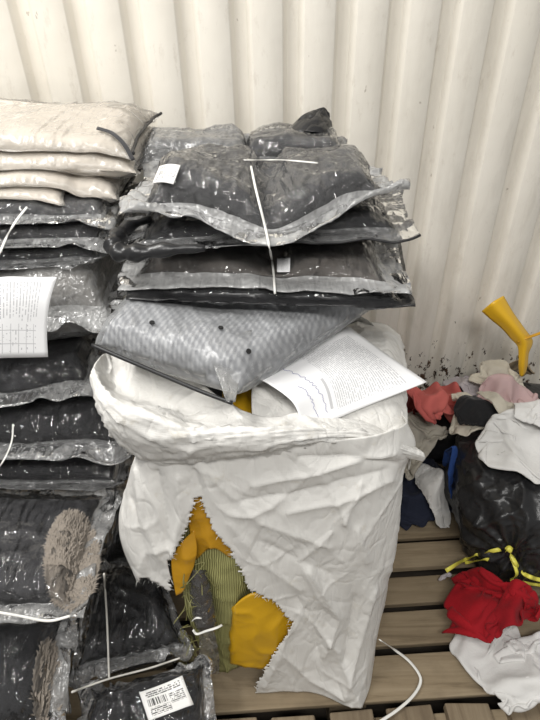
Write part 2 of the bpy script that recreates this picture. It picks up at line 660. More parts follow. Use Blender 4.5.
def ripple_mat(name):
    """grey knit-like cloth with pale rows of ripples, seen through the frosted bag"""
    m, nt, out = new_mat(name)
    co = objco(nt, (1, 1, .6), (0, 0, .35))
    b = nd(nt, 'ShaderNodeBsdfPrincipled')
    b.inputs['Roughness'].default_value = .7
    w = nd(nt, 'ShaderNodeTexWave', wave_type='BANDS', bands_direction='DIAGONAL')
    w.inputs['Scale'].default_value = 30
    w.inputs['Distortion'].default_value = 2.4
    w.inputs['Detail'].default_value = 1
    w.inputs['Detail Scale'].default_value = 1.2
    nt.links.new(co, w.inputs[0])
    w2 = nd(nt, 'ShaderNodeTexWave', wave_type='BANDS', bands_direction='X')
    w2.inputs['Scale'].default_value = 38
    w2.inputs['Distortion'].default_value = 1.6
    nt.links.new(co, w2.inputs[0])
    f = math_n(nt, 'MULTIPLY', math_n(nt, 'ADD', w.outputs[1], w2.outputs[1]), .5)
    c = ramp(nt, f, [(.2, (.19, .195, .21)), (.5, (.30, .305, .32)), (.85, (.50, .505, .51))])
    nt.links.new(c, b.inputs['Base Color'])
    nt.links.new(bump(nt, f, .2, .004), b.inputs['Normal'])
    nt.links.new(b.outputs[0], out.inputs[0])
    return m


def net_mat(name):
    m, nt, out = new_mat(name)
    u, v, uv = uvco(nt)
    b = nd(nt, 'ShaderNodeBsdfPrincipled')
    b.inputs['Roughness'].default_value = .6
    w = nd(nt, 'ShaderNodeTexWave', wave_type='BANDS', bands_direction='X')
    w.inputs['Scale'].default_value = 11
    w.inputs['Distortion'].default_value = 1.6
    nt.links.new(uv, w.inputs[0])
    c = ramp(nt, w.outputs[1], [(.15, (.17, .16, .05)), (.6, (.34, .33, .125)), (.95, (.44, .43, .19))])
    nt.links.new(c, b.inputs['Base Color'])
    nt.links.new(bump(nt, w.outputs[1], .5, .003), b.inputs['Normal'])
    nt.links.new(b.outputs[0], out.inputs[0])
    return m


M = {}
M['wall'] = wall_mat()
M['floor'] = wood_mat('dark_floor_ply', (.055, .045, .035), (.09, .072, .055), (.03, .025, .02))
M['wood'] = wood_mat('pallet_wood', (.27, .21, .135), (.36, .29, .195), (.13, .098, .062))
M['wood_y'] = wood_mat('pallet_wood_lengthwise', (.22, .17, .112), (.31, .25, .17), (.12, .09, .06), 'Y')
M['film'] = film_mat('clear_film', .10, scale=10, strength=.8, rough=.08, gloss=.85)
M['film_dark'] = film_mat('clear_film_glossy', .03, (.55, .55, .56), 9.5, .85, .075, gloss=.9)
M['film_haze'] = film_mat('hazy_film', .36, (.62, .62, .61), 12, .5, .16)
M['film_cream'] = film_mat('film_over_cream', .16, (.62, .595, .555), 9, .35, .28, gloss=.7)
M['film_frost'] = film_mat('frosted_film', .36, (.60, .61, .62), 8, .5, .28, streak=.3, gloss=.6)
M['flange'] = film_mat('doubled_film_edge', .5, (.46, .46, .455), 14, .5, .2, streak=.4)
M['flange_light'] = film_mat('doubled_film_edge_pale', .68, (.58, .58, .575), 14, .5, .22, streak=.3)
M['flange_dark'] = film_mat('doubled_film_edge_over_dark', .34, (.42, .42, .42), 14, .5, .18, streak=.4)
M['black'] = cloth_mat('black_cloth', (.010, .010, .011), (.017, .017, .019), crease=9)
M['charcoal'] = cloth_mat('charcoal_cloth', (.030, .030, .033), (.045, .044, .046), crease=8)
M['grey'] = cloth_mat('grey_cloth', (.075, .073, .073), (.10, .096, .094), crease=7)
M['brown'] = cloth_mat('brown_grey_cloth', (.085, .073, .063), (.13, .113, .10), crease=8)
M['taupe'] = cloth_mat('taupe_cloth', (.20, .185, .168), (.26, .245, .225), crease=6)
M['cream'] = cloth_mat('cream_cloth', (.53, .485, .425), (.59, .54, .475), crease=7, bstr=.15)
M['ripple'] = ripple_mat('rippled_grey_cloth')
M['fur'] = cloth_mat('tan_fur', (.20, .172, .142), (.27, .235, .198), 30, sheen=.3)
M['maroon'] = cloth_mat('maroon_cloth', (.10, .012, .018))
M['black_edge'] = plain_mat('black_edging', (.012, .012, .013), .45)
M['sack'] = sack_mat('white_woven_plastic')
M['sack_in'] = sack_mat('white_sack_lining', (.84, .835, .82))
M['strap'] = plain_mat('white_plastic_strap', (.75, .74, .70), .4)
M['strap_clear'] = plain_mat('pale_twine', (.62, .60, .55), .4)
M['tape'] = plain_mat('ochre_packing_tape', (.50, .255, .012), .32, .5, crease=11, cstr=.45)
M['tape_bright'] = plain_mat('yellow_packing_tape', (.60, .34, .012), .3, .5, crease=10, cstr=.4)
M['yellow'] = plain_mat('yellow_plastic', (.72, .42, .018), .35, .5, bscale=25, bstr=.15)
M['net'] = net_mat('olive_netting')
M['paper'] = paper_mat('printed_paper')
M['form'] = paper_mat('printed_form', True)
M['label'] = label_mat('bar_code_sticker')
M['ink'] = plain_mat('blue_ink', (.05, .05, .26), .6)
M['bin'] = plain_mat('black_bin_liner', (.016, .016, .017), .33, .5, bscale=34, bstr=.3, crease=20, cstr=.3)
M['cord'] = plain_mat('yellow_drawstring', (.74, .68, .10), .4)
M['hole'] = plain_mat('dark_hole', (.01, .01, .01), .9)


# ------------------------------------------------------------------ cloth solver
class Grid:
    """position-based cloth on a regular grid (optionally a stack of layers)"""

    def __init__(s, p, rest, bend=True, bstiff=.25):
        s.p = p.copy()
        s.v = np.zeros_like(p)
        nu, nv = rest.shape[-3:-1]
        s.cons = []
        offs = [(1, 0, 1.0), (0, 1, 1.0), (1, 1, .6), (1, -1, .6)]
        if bend:
            offs += [(2, 0, bstiff), (0, 2, bstiff)]
        for di, dj, k in offs:
            i0, i1 = 0, nu - di
            j0, j1 = max(0, -dj), nv - max(0, dj)
            per = 2 * max(di, abs(dj)) if max(di, abs(dj)) > 0 else 2
            st = max(di, abs(dj))
            for ph in range(2):
                if di:
                    idx = [i for i in range(i0, i1) if (i // st) % 2 == ph]
                    I = np.array(idx)
                    J = np.arange(j0, j1)
                else:
                    I = np.arange(i0, i1)
                    J = np.array([j for j in range(j0, j1) if (j // st) % 2 == ph])
                if len(I) == 0 or len(J) == 0:
                    continue
                A = np.ix_(I, J)
                B = np.ix_(I + di, J + dj)
                L = np.linalg.norm(rest[A] - rest[B], axis=-1)
                s.cons.append((A, B, L, k))

    def solve(s, q):
        for A, B, L, k in s.cons:
            a = q[(Ellipsis,) + A + (slice(None),)] if q.ndim == 4 else q[A]
            b = q[(Ellipsis,) + B + (slice(None),)] if q.ndim == 4 else q[B]
            d = b - a
            l = np.sqrt((d * d).sum(-1)) + 1e-9
            c = (d * ((l - L) / l * (.5 * k))[..., None])
            if q.ndim == 4:
                q[(Ellipsis,) + A + (slice(None),)] += c
                q[(Ellipsis,) + B + (slice(None),)] -= c
            else:
                q[A] += c
                q[B] -= c


def sim_pillow(W, D, H, nu, nv, margin, seed, steps=130, iters=9, press=9.0):
    """two film sheets sealed along their edges and blown up between two plates H apart"""
    u, v = np.meshgrid(np.linspace(-W / 2, W / 2, nu), np.linspace(-D / 2, D / 2, nv), indexing='ij')
    flat = np.stack([u, v, u * 0], -1)
    q3 = np.stack([u, v, u * 0 + seed], -1)
    p = np.stack([flat, flat])
    ins = (np.abs(u) < W / 2 - margin - 1e-6) & (np.abs(v) < D / 2 - margin - 1e-6)
    edge = ~ins
    p[0, ..., 2] += np.where(ins, .012, 0) + noise(q3, 14, seed) * .006
    p[1, ..., 2] -= np.where(ins, .012, 0) + noise(q3, 14, seed + 3) * .006
    p[..., :2] += np.stack([noise(q3, 10, seed + 5), noise(q3, 10, seed + 6)], -1) * .004
    g = Grid(p, flat)
    dt = 1 / 60.
    x = p
    vel = np.zeros_like(x)
    for s in range(steps):
        n0 = gnormals(x[0])
        n1 = -gnormals(x[1])
        f = np.stack([n0, n1]) * press
        f[:, edge] = 0
        vel = vel * .93 + f * dt
        q = x + vel * dt
        for it in range(iters):
            g.solve(q)
            m = q[:, edge].mean(0)
            q[:, edge] = m
            q[0, ..., 2] = np.where(ins, np.clip(q[0, ..., 2], 0.001, H / 2), np.clip(q[0, ..., 2], -H / 3, H / 3))
            q[1, ..., 2] = np.where(ins, np.clip(q[1, ..., 2], -H / 2, -.001), np.clip(q[1, ..., 2], -H / 3, H / 3))
            q[:, edge] = q[:, edge].mean(0)
        vel = (q - x) / dt
        x = q
    lo = x.reshape(-1, 3).min(0)
    hi = x.reshape(-1, 3).max(0)
    out = x.copy()
    out[..., 0] = (x[..., 0] - lo[0]) / (hi[0] - lo[0])
    out[..., 1] = (x[..., 1] - lo[1]) / (hi[1] - lo[1])
    out[..., 2] = x[..., 2] / (H / 2)
    return out, ins


def blur(a, n, axes=(0, 1)):
    for _ in range(n):
        for ax in axes:
            b = np.moveaxis(a, ax, 0)
            c = b.copy()
            c[1:-1] = .5 * b[1:-1] + .25 * (b[2:] + b[:-2])
            a = np.moveaxis(c, 0, ax)
    return a


NU, NV = 64, 52
PIL = {
    'wide': [sim_pillow(.56, .46, .11, NU, NV, .048, s) for s in (1, 2)],
    'thin': [sim_pillow(.56, .46, .06, NU, NV, .035, 5)],
    'plain': [sim_pillow(.54, .44, .11, NU, NV, .002, s) for s in (3, 4)],
}

# ------------------------------------------------------------------ height map of what already lies there
HX0, HY0, HC = -1.2, -.1, .01
HN = (240, 180)
HM = np.zeros(HN)


def h_index(x, y):
    return (np.clip(((x - HX0) / HC).astype(int), 0, HN[0] - 1), np.clip(((y - HY0) / HC).astype(int), 0, HN[1] - 1))


def h_splat(pts, Hm=None):
    Hm = HM if Hm is None else Hm
    pts = pts.reshape(-1, 3)
    i, j = h_index(pts[:, 0], pts[:, 1])
    np.maximum.at(Hm, (i, j), pts[:, 2])


def h_fill(Hm, mask_min=.0):
    """close pin holes left between splatted points"""
    d = Hm.copy()
    for ax in (0, 1):
        for sgn in (-1, 1):
            d = np.minimum(np.maximum(d, 0), 9)
    m = np.maximum.reduce([np.minimum(np.roll(Hm, 1, 0), np.roll(Hm, -1, 0)), np.minimum(np.roll(Hm, 1, 1), np.roll(Hm, -1, 1))])
    return np.maximum(Hm, m)


def h_max(Hm):
    d = Hm
    for ax in (0, 1):
        d = np.maximum(d, np.maximum(np.roll(d, 1, ax), np.roll(d, -1, ax)))
    return d


def h_at(x, y, Hm=None):
    Hm = HM if Hm is None else Hm
    fx = np.clip((x - HX0) / HC - .5, 0, HN[0] - 1.001)
    fy = np.clip((y - HY0) / HC - .5, 0, HN[1] - 1.001)
    i, j = fx.astype(int), fy.astype(int)
    a, b = fx - i, fy - j
    return (Hm[i, j] * (1 - a) * (1 - b) + Hm[i + 1, j] * a * (1 - b) + Hm[i, j + 1] * (1 - a) * b + Hm[i + 1, j + 1] * a * b)


# ------------------------------------------------------------------ setting
YAW = math.radians(2.3)


def yawed(x, y, z, cy=1.55):
    """the container's own axes are turned a little against the camera"""
    return (x * math.cos(YAW) - (y - cy) * math.sin(YAW), cy + x * math.sin(YAW) + (y - cy) * math.cos(YAW), z)


def build_wall():
    per, dep, sl, gw = .1297, .030, .011, .03
    x0 = P(10, 0, 1.55)[0] - per * 9
    prof = []
    for k in range(26):
        x = x0 + k * per
        prof += [(x, 0), (x + sl, dep), (x + sl + gw, dep), (x + 2 * sl + gw, 0)]
    zs = np.linspace(-.02, 2.5, 14)
    vs, fs = [], []
    # bevelled folds: two points per corner
    pr = []
    for k in range(len(prof)):
        a = np.array(prof[k], float)
        pv = np.array(prof[k - 1], float) if k else a + (-.02, 0)
        nx = np.array(prof[k + 1], float) if k < len(prof) - 1 else a + (.02, 0)
        d1 = (pv - a) / np.linalg.norm(pv - a)
        d2 = (nx - a) / np.linalg.norm(nx - a)
        pr += [a + d1 * .003, a + d2 * .003]
    n = len(pr)
    for z in zs:
        for (x, y) in pr:
            vs.append(yawed(x, 1.55 + y, z))
    for r in range(len(zs) - 1):
        for k in range(n - 1):
            fs.append((r * n + k, r * n + k + 1, (r + 1) * n + k + 1, (r + 1) * n + k))
    o = mk('wall_back', vs, fs, M['wall'], smooth=True)
    o['kind'] = 'structure'
    m = o.modifiers.new('plate', 'SOLIDIFY')
    m.thickness, m.offset = .004, -1
    # floor
    f = box('floor', (0, .45, -.015), (3.2, 2.6, .03), M['floor'], bev=0)
    f['kind'] = 'structure'


build_wall()
PT = .15            # height of the pallet deck


def pallet_boards():
    rows = [(507, 537.5), (542, 567), (576, 603), (611, 643), (653, 698)]
    ed = []
    for a, b in rows:
        ya, yb = PZ(420, a, PT)[1], PZ(420, b, PT)[1]
        off = PZ(420, .5 * (a + b), PT)[0] * math.sin(YAW)
        ed.append((yb - off, ya - off))
    ed.sort()
    pitch = ed[-1][0] - ed[-2][0]
    w = ed[-1][1] - ed[-1][0]
    for k in range(3):
        ed.append((ed[-1][0] + pitch, ed[-1][0] + pitch + w))
    t = thing('wooden_pallet', 'weathered wooden pallet with boards running along the wall, under the white woven sack', 'pallet', (0, 1.0, 0))
    for y0, y1 in ed:
        c = yawed(.02, .5 * (y0 + y1), 0, 0.0)
        box('deck_board', (c[0], c[1], PT - .010), (1.75, y1 - y0, .02), M['wood'], t, YAW, .003, .002)
    ya, yb = ed[0][0], ed[-1][1]
    for x in (-.78, -.3, .19, .80):
        c = yawed(x, .5 * (ya + yb), 0, 0.0)
        box('stringer', (c[0], c[1], .065), (.09, yb - ya - .01, .11), M['wood_y'], t, YAW, .003)
    for x in (-.78, -.3, .19, .80):
        for y in (ya + .06, yb - .06):
            c = yawed(x, y, 0, 0.0)
            for dx in (-.02, .02):
                pass
    # the next pallet, nearer the camera, its boards turned the other way
    t2 = thing('wooden_pallet', 'worn brown pallet whose board ends meet the bottom edge of the picture', 'pallet', (.2, .3, 0))
    ym = ed[0][0] - .012
    for k, x in enumerate((-.40, -.265, -.13, .005, .14, .277, .414, .555, .69)):
        y1 = ym - RNG.uniform(0, .006)
        c = yawed(x + .05, .5 * (y1 - .75), 0, 0.0)
        box('deck_board', (c[0], c[1], PT - .012), (.103 + RNG.uniform(-.004, .004), y1 + .75, .02), M['wood_y'], t2, YAW, .003, .003)
    for y in (ym - .06, ym - .5):
        c = yawed(.2, y, 0, 0.0)
        box('cross_board', (c[0], c[1], PT - .034), (1.45, .095, .02), M['wood'], t2, YAW, .003)
        for x in (-.40, .18, .76):
            c = yawed(x, y, 0, 0.0)
            box('block', (c[0], c[1], .053), (.1, .09, .104), M['wood'], t2, YAW, .004)


pallet_boards()
HM[:] = 0
HM[int((-.9 - HX0) / HC):, :int((1.5 - HY0) / HC)] = PT


# ------------------------------------------------------------------ bags
def bilin(c, u, v):
    FL, FR, BR, BL = [np.asarray(x, float) for x in c]
    u, v = u[..., None], v[..., None]
    return FL * (1 - u) * (1 - v) + FR * u * (1 - v) + BR * u * v + BL * (1 - u) * v


def closed(top, bot):
    nu, nv = top.shape[:2]
    v = np.concatenate([top.reshape(-1, 3), bot.reshape(-1, 3)])
    f = gfaces(nu, nv) + gfaces(nu, nv, nu * nv, True)
    N = nu * nv
    ring = [(i, 0) for i in range(nu)] + [(nu - 1, j) for j in range(1, nv)] + [(i, nv - 1) for i in range(nu - 2, -1, -1)] + [(0, j) for j in range(nv - 2, 0, -1)]
    id_ = [i * nv + j for i, j in ring]
    for k in range(len(id_)):
        a, b = id_[k], id_[(k + 1) % len(id_)]
        f.append((b, a, a + N, b + N))
    return v, f


BAG = {}


def bag(label, FL, FR, depth, th, cloth, film, kind='wide', var=0, flip=(0, 0), dz=(0, 0), cinch=(), group=None,
        film2=None, warp=None, zb=None, name='garment_bag', back=None, wr=.004, settle=True, fill=.80, dx=(0, 0), cat='bag', seed=0):
    """one bagged garment: soft cloth inside, film around it with a sealed double edge"""
    FL, FR = P(*FL), P(*FR)
    if back is None:
        BL = FL + np.array([dx[0], depth, dz[0]])
        BR = FR + np.array([dx[1], depth, dz[1]])
    else:
        BL, BR = P(*back[0]), P(*back[1])
    (S_, ins) = PIL[kind][var % len(PIL[kind])]
    T, B = S_[0].copy(), S_[1].copy()
    ins = ins.copy()
    if flip[0]:
        T, B, ins = T[::-1].copy(), B[::-1].copy(), ins[::-1]
        T[..., 0], B[..., 0] = 1 - T[..., 0], 1 - B[..., 0]
    if flip[1]:
        T, B, ins = T[:, ::-1].copy(), B[:, ::-1].copy(), ins[:, ::-1]
        T[..., 1], B[..., 1] = 1 - T[..., 1], 1 - B[..., 1]
    zt = th / 2
    zb = th / 2 if zb is None else zb

    def place(Q, up):
        p = bilin((FL, FR, BR, BL), Q[..., 0], Q[..., 1])
        z = Q[..., 2] * (zt if up else zb)
        for ax, c0, wd, amt in cinch:
            z = z * (1 - amt * np.exp(-((Q[..., ax] - c0) / wd) ** 2))
        p[..., 2] += z
        if warp is not None:
            p = p + warp(Q[..., 0], Q[..., 1])
        return p

    pt, pb = place(T, True), place(B, False)
    sd = seed + int(abs(FL[0] * 977 + FL[2] * 1313)) % 97
    # loose film: fine creases that gather at the seals
    lump = blur(noise(np.stack([T[..., 0] * 3.2, T[..., 1] * 2.6, T[..., 0] * 0 + sd], -1), 1, sd), 1) * ins
    nt_, nb_ = gnormals(pt), -gnormals(pb)
    cr = ridged(pt, 15, sd) * wr - ridged(pt, 31, sd + 9) * wr * .5
    pt += nt_ * cr[..., None]
    pt[..., 2] += lump * min(th * .16, .02)
    # contents first: a smoothed, shrunken copy of the space inside the film
    mid = .5 * (pt + pb)
    if settle:
        base = h_at(mid[..., 0], mid[..., 1], h_max(HM)) + .003
        base = np.maximum(base, blur(base, 3))
        push = np.maximum(0, base - pb[..., 2])
        pb[..., 2] += push
        gap = np.maximum(pt[..., 2], pb[..., 2] + .0015 + (pt[..., 2] - pb[..., 2] + push) * .35 * (push > 0))
        pt[..., 2] = np.where(push > 0, np.maximum(pt[..., 2], gap), pt[..., 2])
    cen = .25 * (FL + FR + BL + BR)
    low = min(pb[..., 2].min(), pt[..., 2].min())
    t = thing(name, label, cat, (cen[0], cen[1], low), group)
    ii = np.where(ins.any(1))[0]
    jj = np.where(ins.any(0))[0]
    if kind == 'plain':
        ii, jj = np.arange(NU), np.arange(NV)
    sl = np.ix_(ii, jj)
    ct, cb = blur(pt[sl], 3), blur(pb[sl], 3)
    m = .5 * (ct + cb)
    cen2 = m.reshape(-1, 3).mean(0)
    sh = np.array([.965, .965, 1.0])
    ct = m + (ct - m) * fill
    cb = m + (cb - m) * fill
    ct[..., :2] = cen2[:2] + (ct[..., :2] - cen2[:2]) * sh[:2]
    cb[..., :2] = cen2[:2] + (cb[..., :2] - cen2[:2]) * sh[:2]
    # soft folds in the cloth
    fo = (ridged(ct * np.array([1, 1, .3]), 9, sd + 4, 2) - .3) * min(th * .07, .006)
    ct[..., 2] += np.minimum(fo, 0)
    v, f = closed(ct, cb)
    mk('garment', v, f, cloth, t)
    v, f = closed(pt, pb)
    o = mk('plastic_film', v, f, film, t)
    if film2 is not None and kind != 'plain':
        o.data.materials.append(film2)
        keep = np.zeros((NU, NV), bool)
        keep[np.ix_(ii, jj)] = True
        kf = np.concatenate([keep.ravel(), keep.ravel()])
        mi = [0 if sum(kf[x] for x in fc) >= 3 else 1 for fc in f]
        o.data.polygons.foreach_set('material_index', mi)
    h_splat(pt)
    h_splat(.5 * (pt[1:] + pt[:-1]))
    globals()['HM'][:] = h_fill(HM)
    t['_'] = 0
    del t['_']
    BAG[label] = (pt, pb)
    return t, pt, pb


def on_bag(pt, u, v):
    """a point on a bag's upper film at grid fractions u, v"""
    i = np.clip(np.asarray(u) * (pt.shape[0] - 1), 0, pt.shape[0] - 1.001)
    j = np.clip(np.asarray(v) * (pt.shape[1] - 1), 0, pt.shape[1] - 1.001)
    a, b = i.astype(int), j.astype(int)
    fi, fj = (i - a)[..., None], (j - b)[..., None]
    return pt[a, b] * (1 - fi) * (1 - fj) + pt[a + 1, b] * fi * (1 - fj) + pt[a, b + 1] * (1 - fi) * fj + pt[a + 1, b + 1] * fi * fj


def nearest_uv(pt, px, py):
    q = project(pt)
    d = ((q - np.array([px, py])) ** 2).sum(-1)
    k = np.unravel_index(np.argmin(d), d.shape)
    return k[0] / (pt.shape[0] - 1), k[1] / (pt.shape[1] - 1)


def sticker(name, pt, quad, mat, parent, n=10, lift=.003):
    """a label lying on a bag: quad holds four photograph points (top-left, top-right, bottom-right, bottom-left)"""
    uv = np.array([nearest_uv(blur(pt, 3), *q) for q in quad])
    s, r = np.meshgrid(np.linspace(0, 1, n), np.linspace(0, 1, n), indexing='ij')
    w = [(1 - s) * r, s * r, s * (1 - r), (1 - s) * (1 - r)]
    u = sum(w[k] * uv[k, 0] for k in range(4))
    v = sum(w[k] * uv[k, 1] for k in range(4))
    p = on_bag(blur(pt, 3), u, v)
    nn = gnormals(p)
    nn *= np.sign(nn[..., 2:3] + 1e-6)
    p = blur(p, 2) + nn * lift
    return sheet(name, p, mat, parent, .0006)


def ribbon(name, label, pts, mat, w=.004, flat=.25, res=50, cat='strap', group=None, up=(0, -.6, .8), parent=None):
    o = tube(name, [P(*q) for q in pts], w, mat, parent, 8, res, flat, up)
    if parent is None:
        tag(o, label, cat, group)
    return o


# ---- the left stack, from the pallet up
GL = 'bagged garments in the left stack'
bag('black garment bag added to fill the dark shaded gap between left stack and white sack', (96, 575, .84), (168, 572, .86), .30, .16, M['black'], M['film_dark'], zb=.16, group=GL, film2=M['flange_dark'])  # added black bag, stands in for the shade in this gap
bag('glossy black garment bag bound with crossed twine, lying low in front of the white sack', (66, 690, .50), (196, 652, .60), 0, .10, M['black'], M['film_dark'], var=1, zb=.14, back=((88, 560, .82), (160, 568, .80)), group=GL, film2=M['flange_dark'], wr=.007)
tj, pj, _ = bag('black garment bag with printed white sticker at the bottom of the picture', (60, 760, .40), (222, 745, .44), 0, .08, M['black'], M['film_dark'], zb=.12, flip=(1, 0), back=((85, 694, .51), (212, 655, .595)), group=GL, film2=M['flange_dark'], wr=.006)
th_, ph, _ = bag('black garment bag with brown fur along its side, bottom left corner of the picture', (-170, 770, .36), (64, 752, .39), 0, .10, M['black'], M['film_dark'], var=1, zb=.24, back=((-150, 600, .64), (84, 607, .62)), group=GL, film2=M['flange'], wr=.006)
tg, pg, _ = bag('black garment bag showing a round tan fur collar through glossy film', (-170, 640, .48), (85, 622, .52), 0, .10, M['charcoal'], M['film_dark'], zb=.06, back=((-120, 485, .87), (128, 487, .84)), group=GL, film2=M['flange'], wr=.006)
bag('thin black garment bag directly on top of the fur collar bag', (-140, 499, .785), (127, 492, .795), .42, .08, M['black'], M['film_dark'], 'thin', group=GL, film2=M['flange_dark'])
te, pe, _ = bag('wide black garment bag touching the rolled rim of the white sack', (-140, 470, .76), (133, 460, .77), .44, .11, M['black'], M['film_dark'], var=1, group=GL, film2=M['flange_dark'], wr=.006)
bag('black garment bag with grey sealed edge, second below the printed form', (-140, 432, .78), (99, 396, .86), .42, .10, M['black'], M['film_dark'], flip=(1, 0), group=GL, film2=M['flange'], wr=.006)
tc, pc, pcb = bag('plump taupe garment bag behind the hanging printed form', (-140, 352, .86), (120, 322, .94), .42, .17, M['taupe'], M['film_haze'], var=1, group=GL, film2=M['flange_light'], fill=.9)
bag('black garment bag lowest of the three flat ones under the cream bags', (-140, 278, .96), (104, 266, 1.0), .42, .05, M['black'], M['film_dark'], 'thin', group=GL, film2=M['flange_dark'])
bag('charcoal garment bag in the middle of the three flat ones under the cream bags', (-140, 254, .97), (108, 246, 1.01), .42, .05, M['charcoal'], M['film_dark'], 'thin', flip=(1, 0), group=GL, film2=M['flange'])
bag('charcoal garment bag topmost of the three flat ones, right under the cream bags', (-140, 230, .99), (112, 222, 1.03), .42, .055, M['charcoal'], M['film'], 'thin', flip=(0, 1), group=GL, film2=M['flange'])
GC = 'cream bags on top of the left stack'
bag('thin cream garment bag lowest of the cream ones', (-190, 212, 1.02), (66, 206, 1.05), .40, .045, M['cream'], M['film_cream'], 'plain', group=GC, name='cream_garment_bag', fill=.95)
bag('cream garment bag second from the bottom of the cream ones', (-140, 200, 1.03), (122, 200, 1.08), .40, .06, M['cream'], M['film_cream'], 'plain', 1, group=GC, name='cream_garment_bag', fill=.95)
bag('cream garment bag just under the topmost cream one', (-140, 172, 1.06), (140, 174, 1.10), .38, .06, M['cream'], M['film_cream'], 'plain', 0, (1, 0), group=GC, name='cream_garment_bag', fill=.95)
tcr, pcr, _ = bag('topmost cream garment bag with black piping along its right edge', (-140, 150, 1.08), (136, 160, 1.12), .36, .072, M['cream'], M['film_cream'], 'plain', 1, (1, 1), group=GC, name='cream_garment_bag', fill=.95, dz=(0, .014))


def hit(grids, px, py, lift=.004):
    """the nearest surface point behind a photograph point, on a list of vertex grids"""
    best = None
    for g in grids:
        g = np.asarray(g).reshape(-1, 3)
        q = project(g)
        d2 = ((q - np.array([px, py])) ** 2).sum(1)
        k = np.argsort(d2)[:6]
        k = k[d2[k] < 90]
        if len(k) == 0:
            continue
        dist = np.linalg.norm(g[k] - CAM_LOC, axis=1)
        m = k[np.argmin(dist)]
        if best is None or np.linalg.norm(g[m] - CAM_LOC) < np.linalg.norm(best - CAM_LOC):
            best = g[m]
    if best is None:
        return None
    r = ray(px, py)
    r = r / np.linalg.norm(r)
    return CAM_LOC + r * (np.dot(best - CAM_LOC, r) - lift)


def path_on(grids, pix, lift=.005, n=8):
    pix = catmull(np.array(pix, float), (len(pix) - 1) * n + 1)
    pts = [hit(grids, x, y, lift) for x, y in pix]
    pts = np.array([p for p in pts if p is not None])
    return blur(pts, 3, (0,)) if len(pts) > 4 else pts


# ---- details of the left stack
sm = blur(.5 * (pcr[-1, :] + pcr[-1, :]), 2, (0,))
tube('black_piping', sm[4:-1] + np.array([.002, 0, .003]), .0035, M['black_edge'], tcr, 8)['label'] = 'black piping'
tube('zip_tape', path_on([pcr], [(97, 128), (112, 133), (124, 144), (133, 160)], .003), .0045, M['charcoal'], part(tcr, 'garment'), 8, flat=.35, up=(0, -.5, .8))['label'] = 'dark zip tape'

fp = patch(np.array([[P(-26, 283, .86), P(2, 277, .862), P(30, 277, .868), P(57, 277, .875)],
                     [P(-26, 305, .845), P(2, 302, .845), P(28, 301, .85), P(50, 301, .855)],
                     [P(-26, 330, .835), P(2, 328, .835), P(26, 328, .84), P(47, 329, .845)],
                     [P(-26, 360, .826), P(2, 358, .826), P(26, 357.5, .83), P(48, 357, .835)]]), 16, 16)
o = sheet('printed_form', fp[::-1].transpose(1, 0, 2)[:, :, :] if False else np.transpose(fp[::-1], (1, 0, 2)), M['form'], None, .0006)
tag(o, 'white printed form with a small table, hanging on the front of the left stack', 'paper')

# tan fur collar under the film of the upper front bag
def fur(parent, center, rx, ry, n, grids, ln=.03, seed=1, hollow=.25, focus=None):
    focus = focus or center
    R = np.random.RandomState(seed)
    vs, fs = [], []
    for k in range(n):
        a = R.uniform(0, 2 * math.pi)
        r = math.sqrt(R.uniform(hollow ** 2, 1))
        px, py = center[0] + rx * r * math.cos(a), center[1] + ry * r * math.sin(a)
        p = hit(grids, px, py, -.0065)
        if p is None:
            continue
        d = np.array([px - focus[0], -(py - focus[1]) * 1.2, 0])
        d = d / np.linalg.norm(d) + R.normal(0, .3, 3)
        d[2] = abs(d[2]) * .2
        d /= np.linalg.norm(d)
        sd = np.cross(d, [0, 0, 1])
        sd /= np.linalg.norm(sd) + 1e-9
        l = ln * R.uniform(.6, 1.2)
        w = .0016
        b = len(vs)
        vs += [p - sd * w, p + sd * w, p + sd * w * .7 + d * l * .6 + np.array([0, 0, .0015]), p - sd * w * .7 + d * l * .6 + np.array([0, 0, .0015]), p + d * l - np.array([0, 0, .002])]
        fs += [(b, b + 1, b + 2, b + 3), (b + 3, b + 2, b + 4)]
    o = mk('fur_trim', vs, fs, M['fur'], parent, smooth=False)
    o['label'] = 'tan fur trim'
    return o


fur(part(tg, 'garment'), (72, 560), 26, 48, 5600, [pg], .013, 3, .0, (88, 596))
fur(part(th_, 'garment'), (48, 690), 14, 48, 3000, [ph], .013, 4, .0, (58, 740))
sticker('printed_sticker', pj, [(139, 692), (182, 676), (194, 705), (150, 722)], M['label'], part(tj, 'plastic_film'), 12, .002)['label'] = 'white sticker with bar code and print'
LG = [b[0] for b in BAG.values()]
ribbon_pts = [((27, 207), (16, 221), (6, 238), (-2, 258)), ((13, 424), (12, 440), (6, 456), (-4, 472)), ((-4, 612), (20, 616), (48, 621), (70, 616))]
for pix, lb, w in zip(ribbon_pts, ('white plastic strap curving round the dark bags under the cream ones', 'pale strap running over the black bags below the printed form',
                                   'white strap along the front edge of the fur collar bag'), (.0028, .0018, .0024)):
    o = tube('plastic_strap', path_on(LG, pix, .008), w, M['strap'], None, 8, flat=.4, up=(0, -.6, .8))
    tag(o, lb, 'strap')
o = tube('twine', path_on(LG, [(104, 574), (107, 620), (109, 678)], .006), .0022, M['strap_clear'], None, 6)
tag(o, 'pale twine running down the low black bag in front of the sack', 'twine')
o = tube('twine', path_on(LG, [(72, 692), (108, 679), (150, 668), (180, 658)], .006), .0022, M['strap_clear'], None, 6)
tag(o, 'pale twine running across the low black bag in front of the sack', 'twine')

# ------------------------------------------------------------------ white woven sack
def front_y(z):
    return .585 + (z - .16) * (.655 - .585) / .74


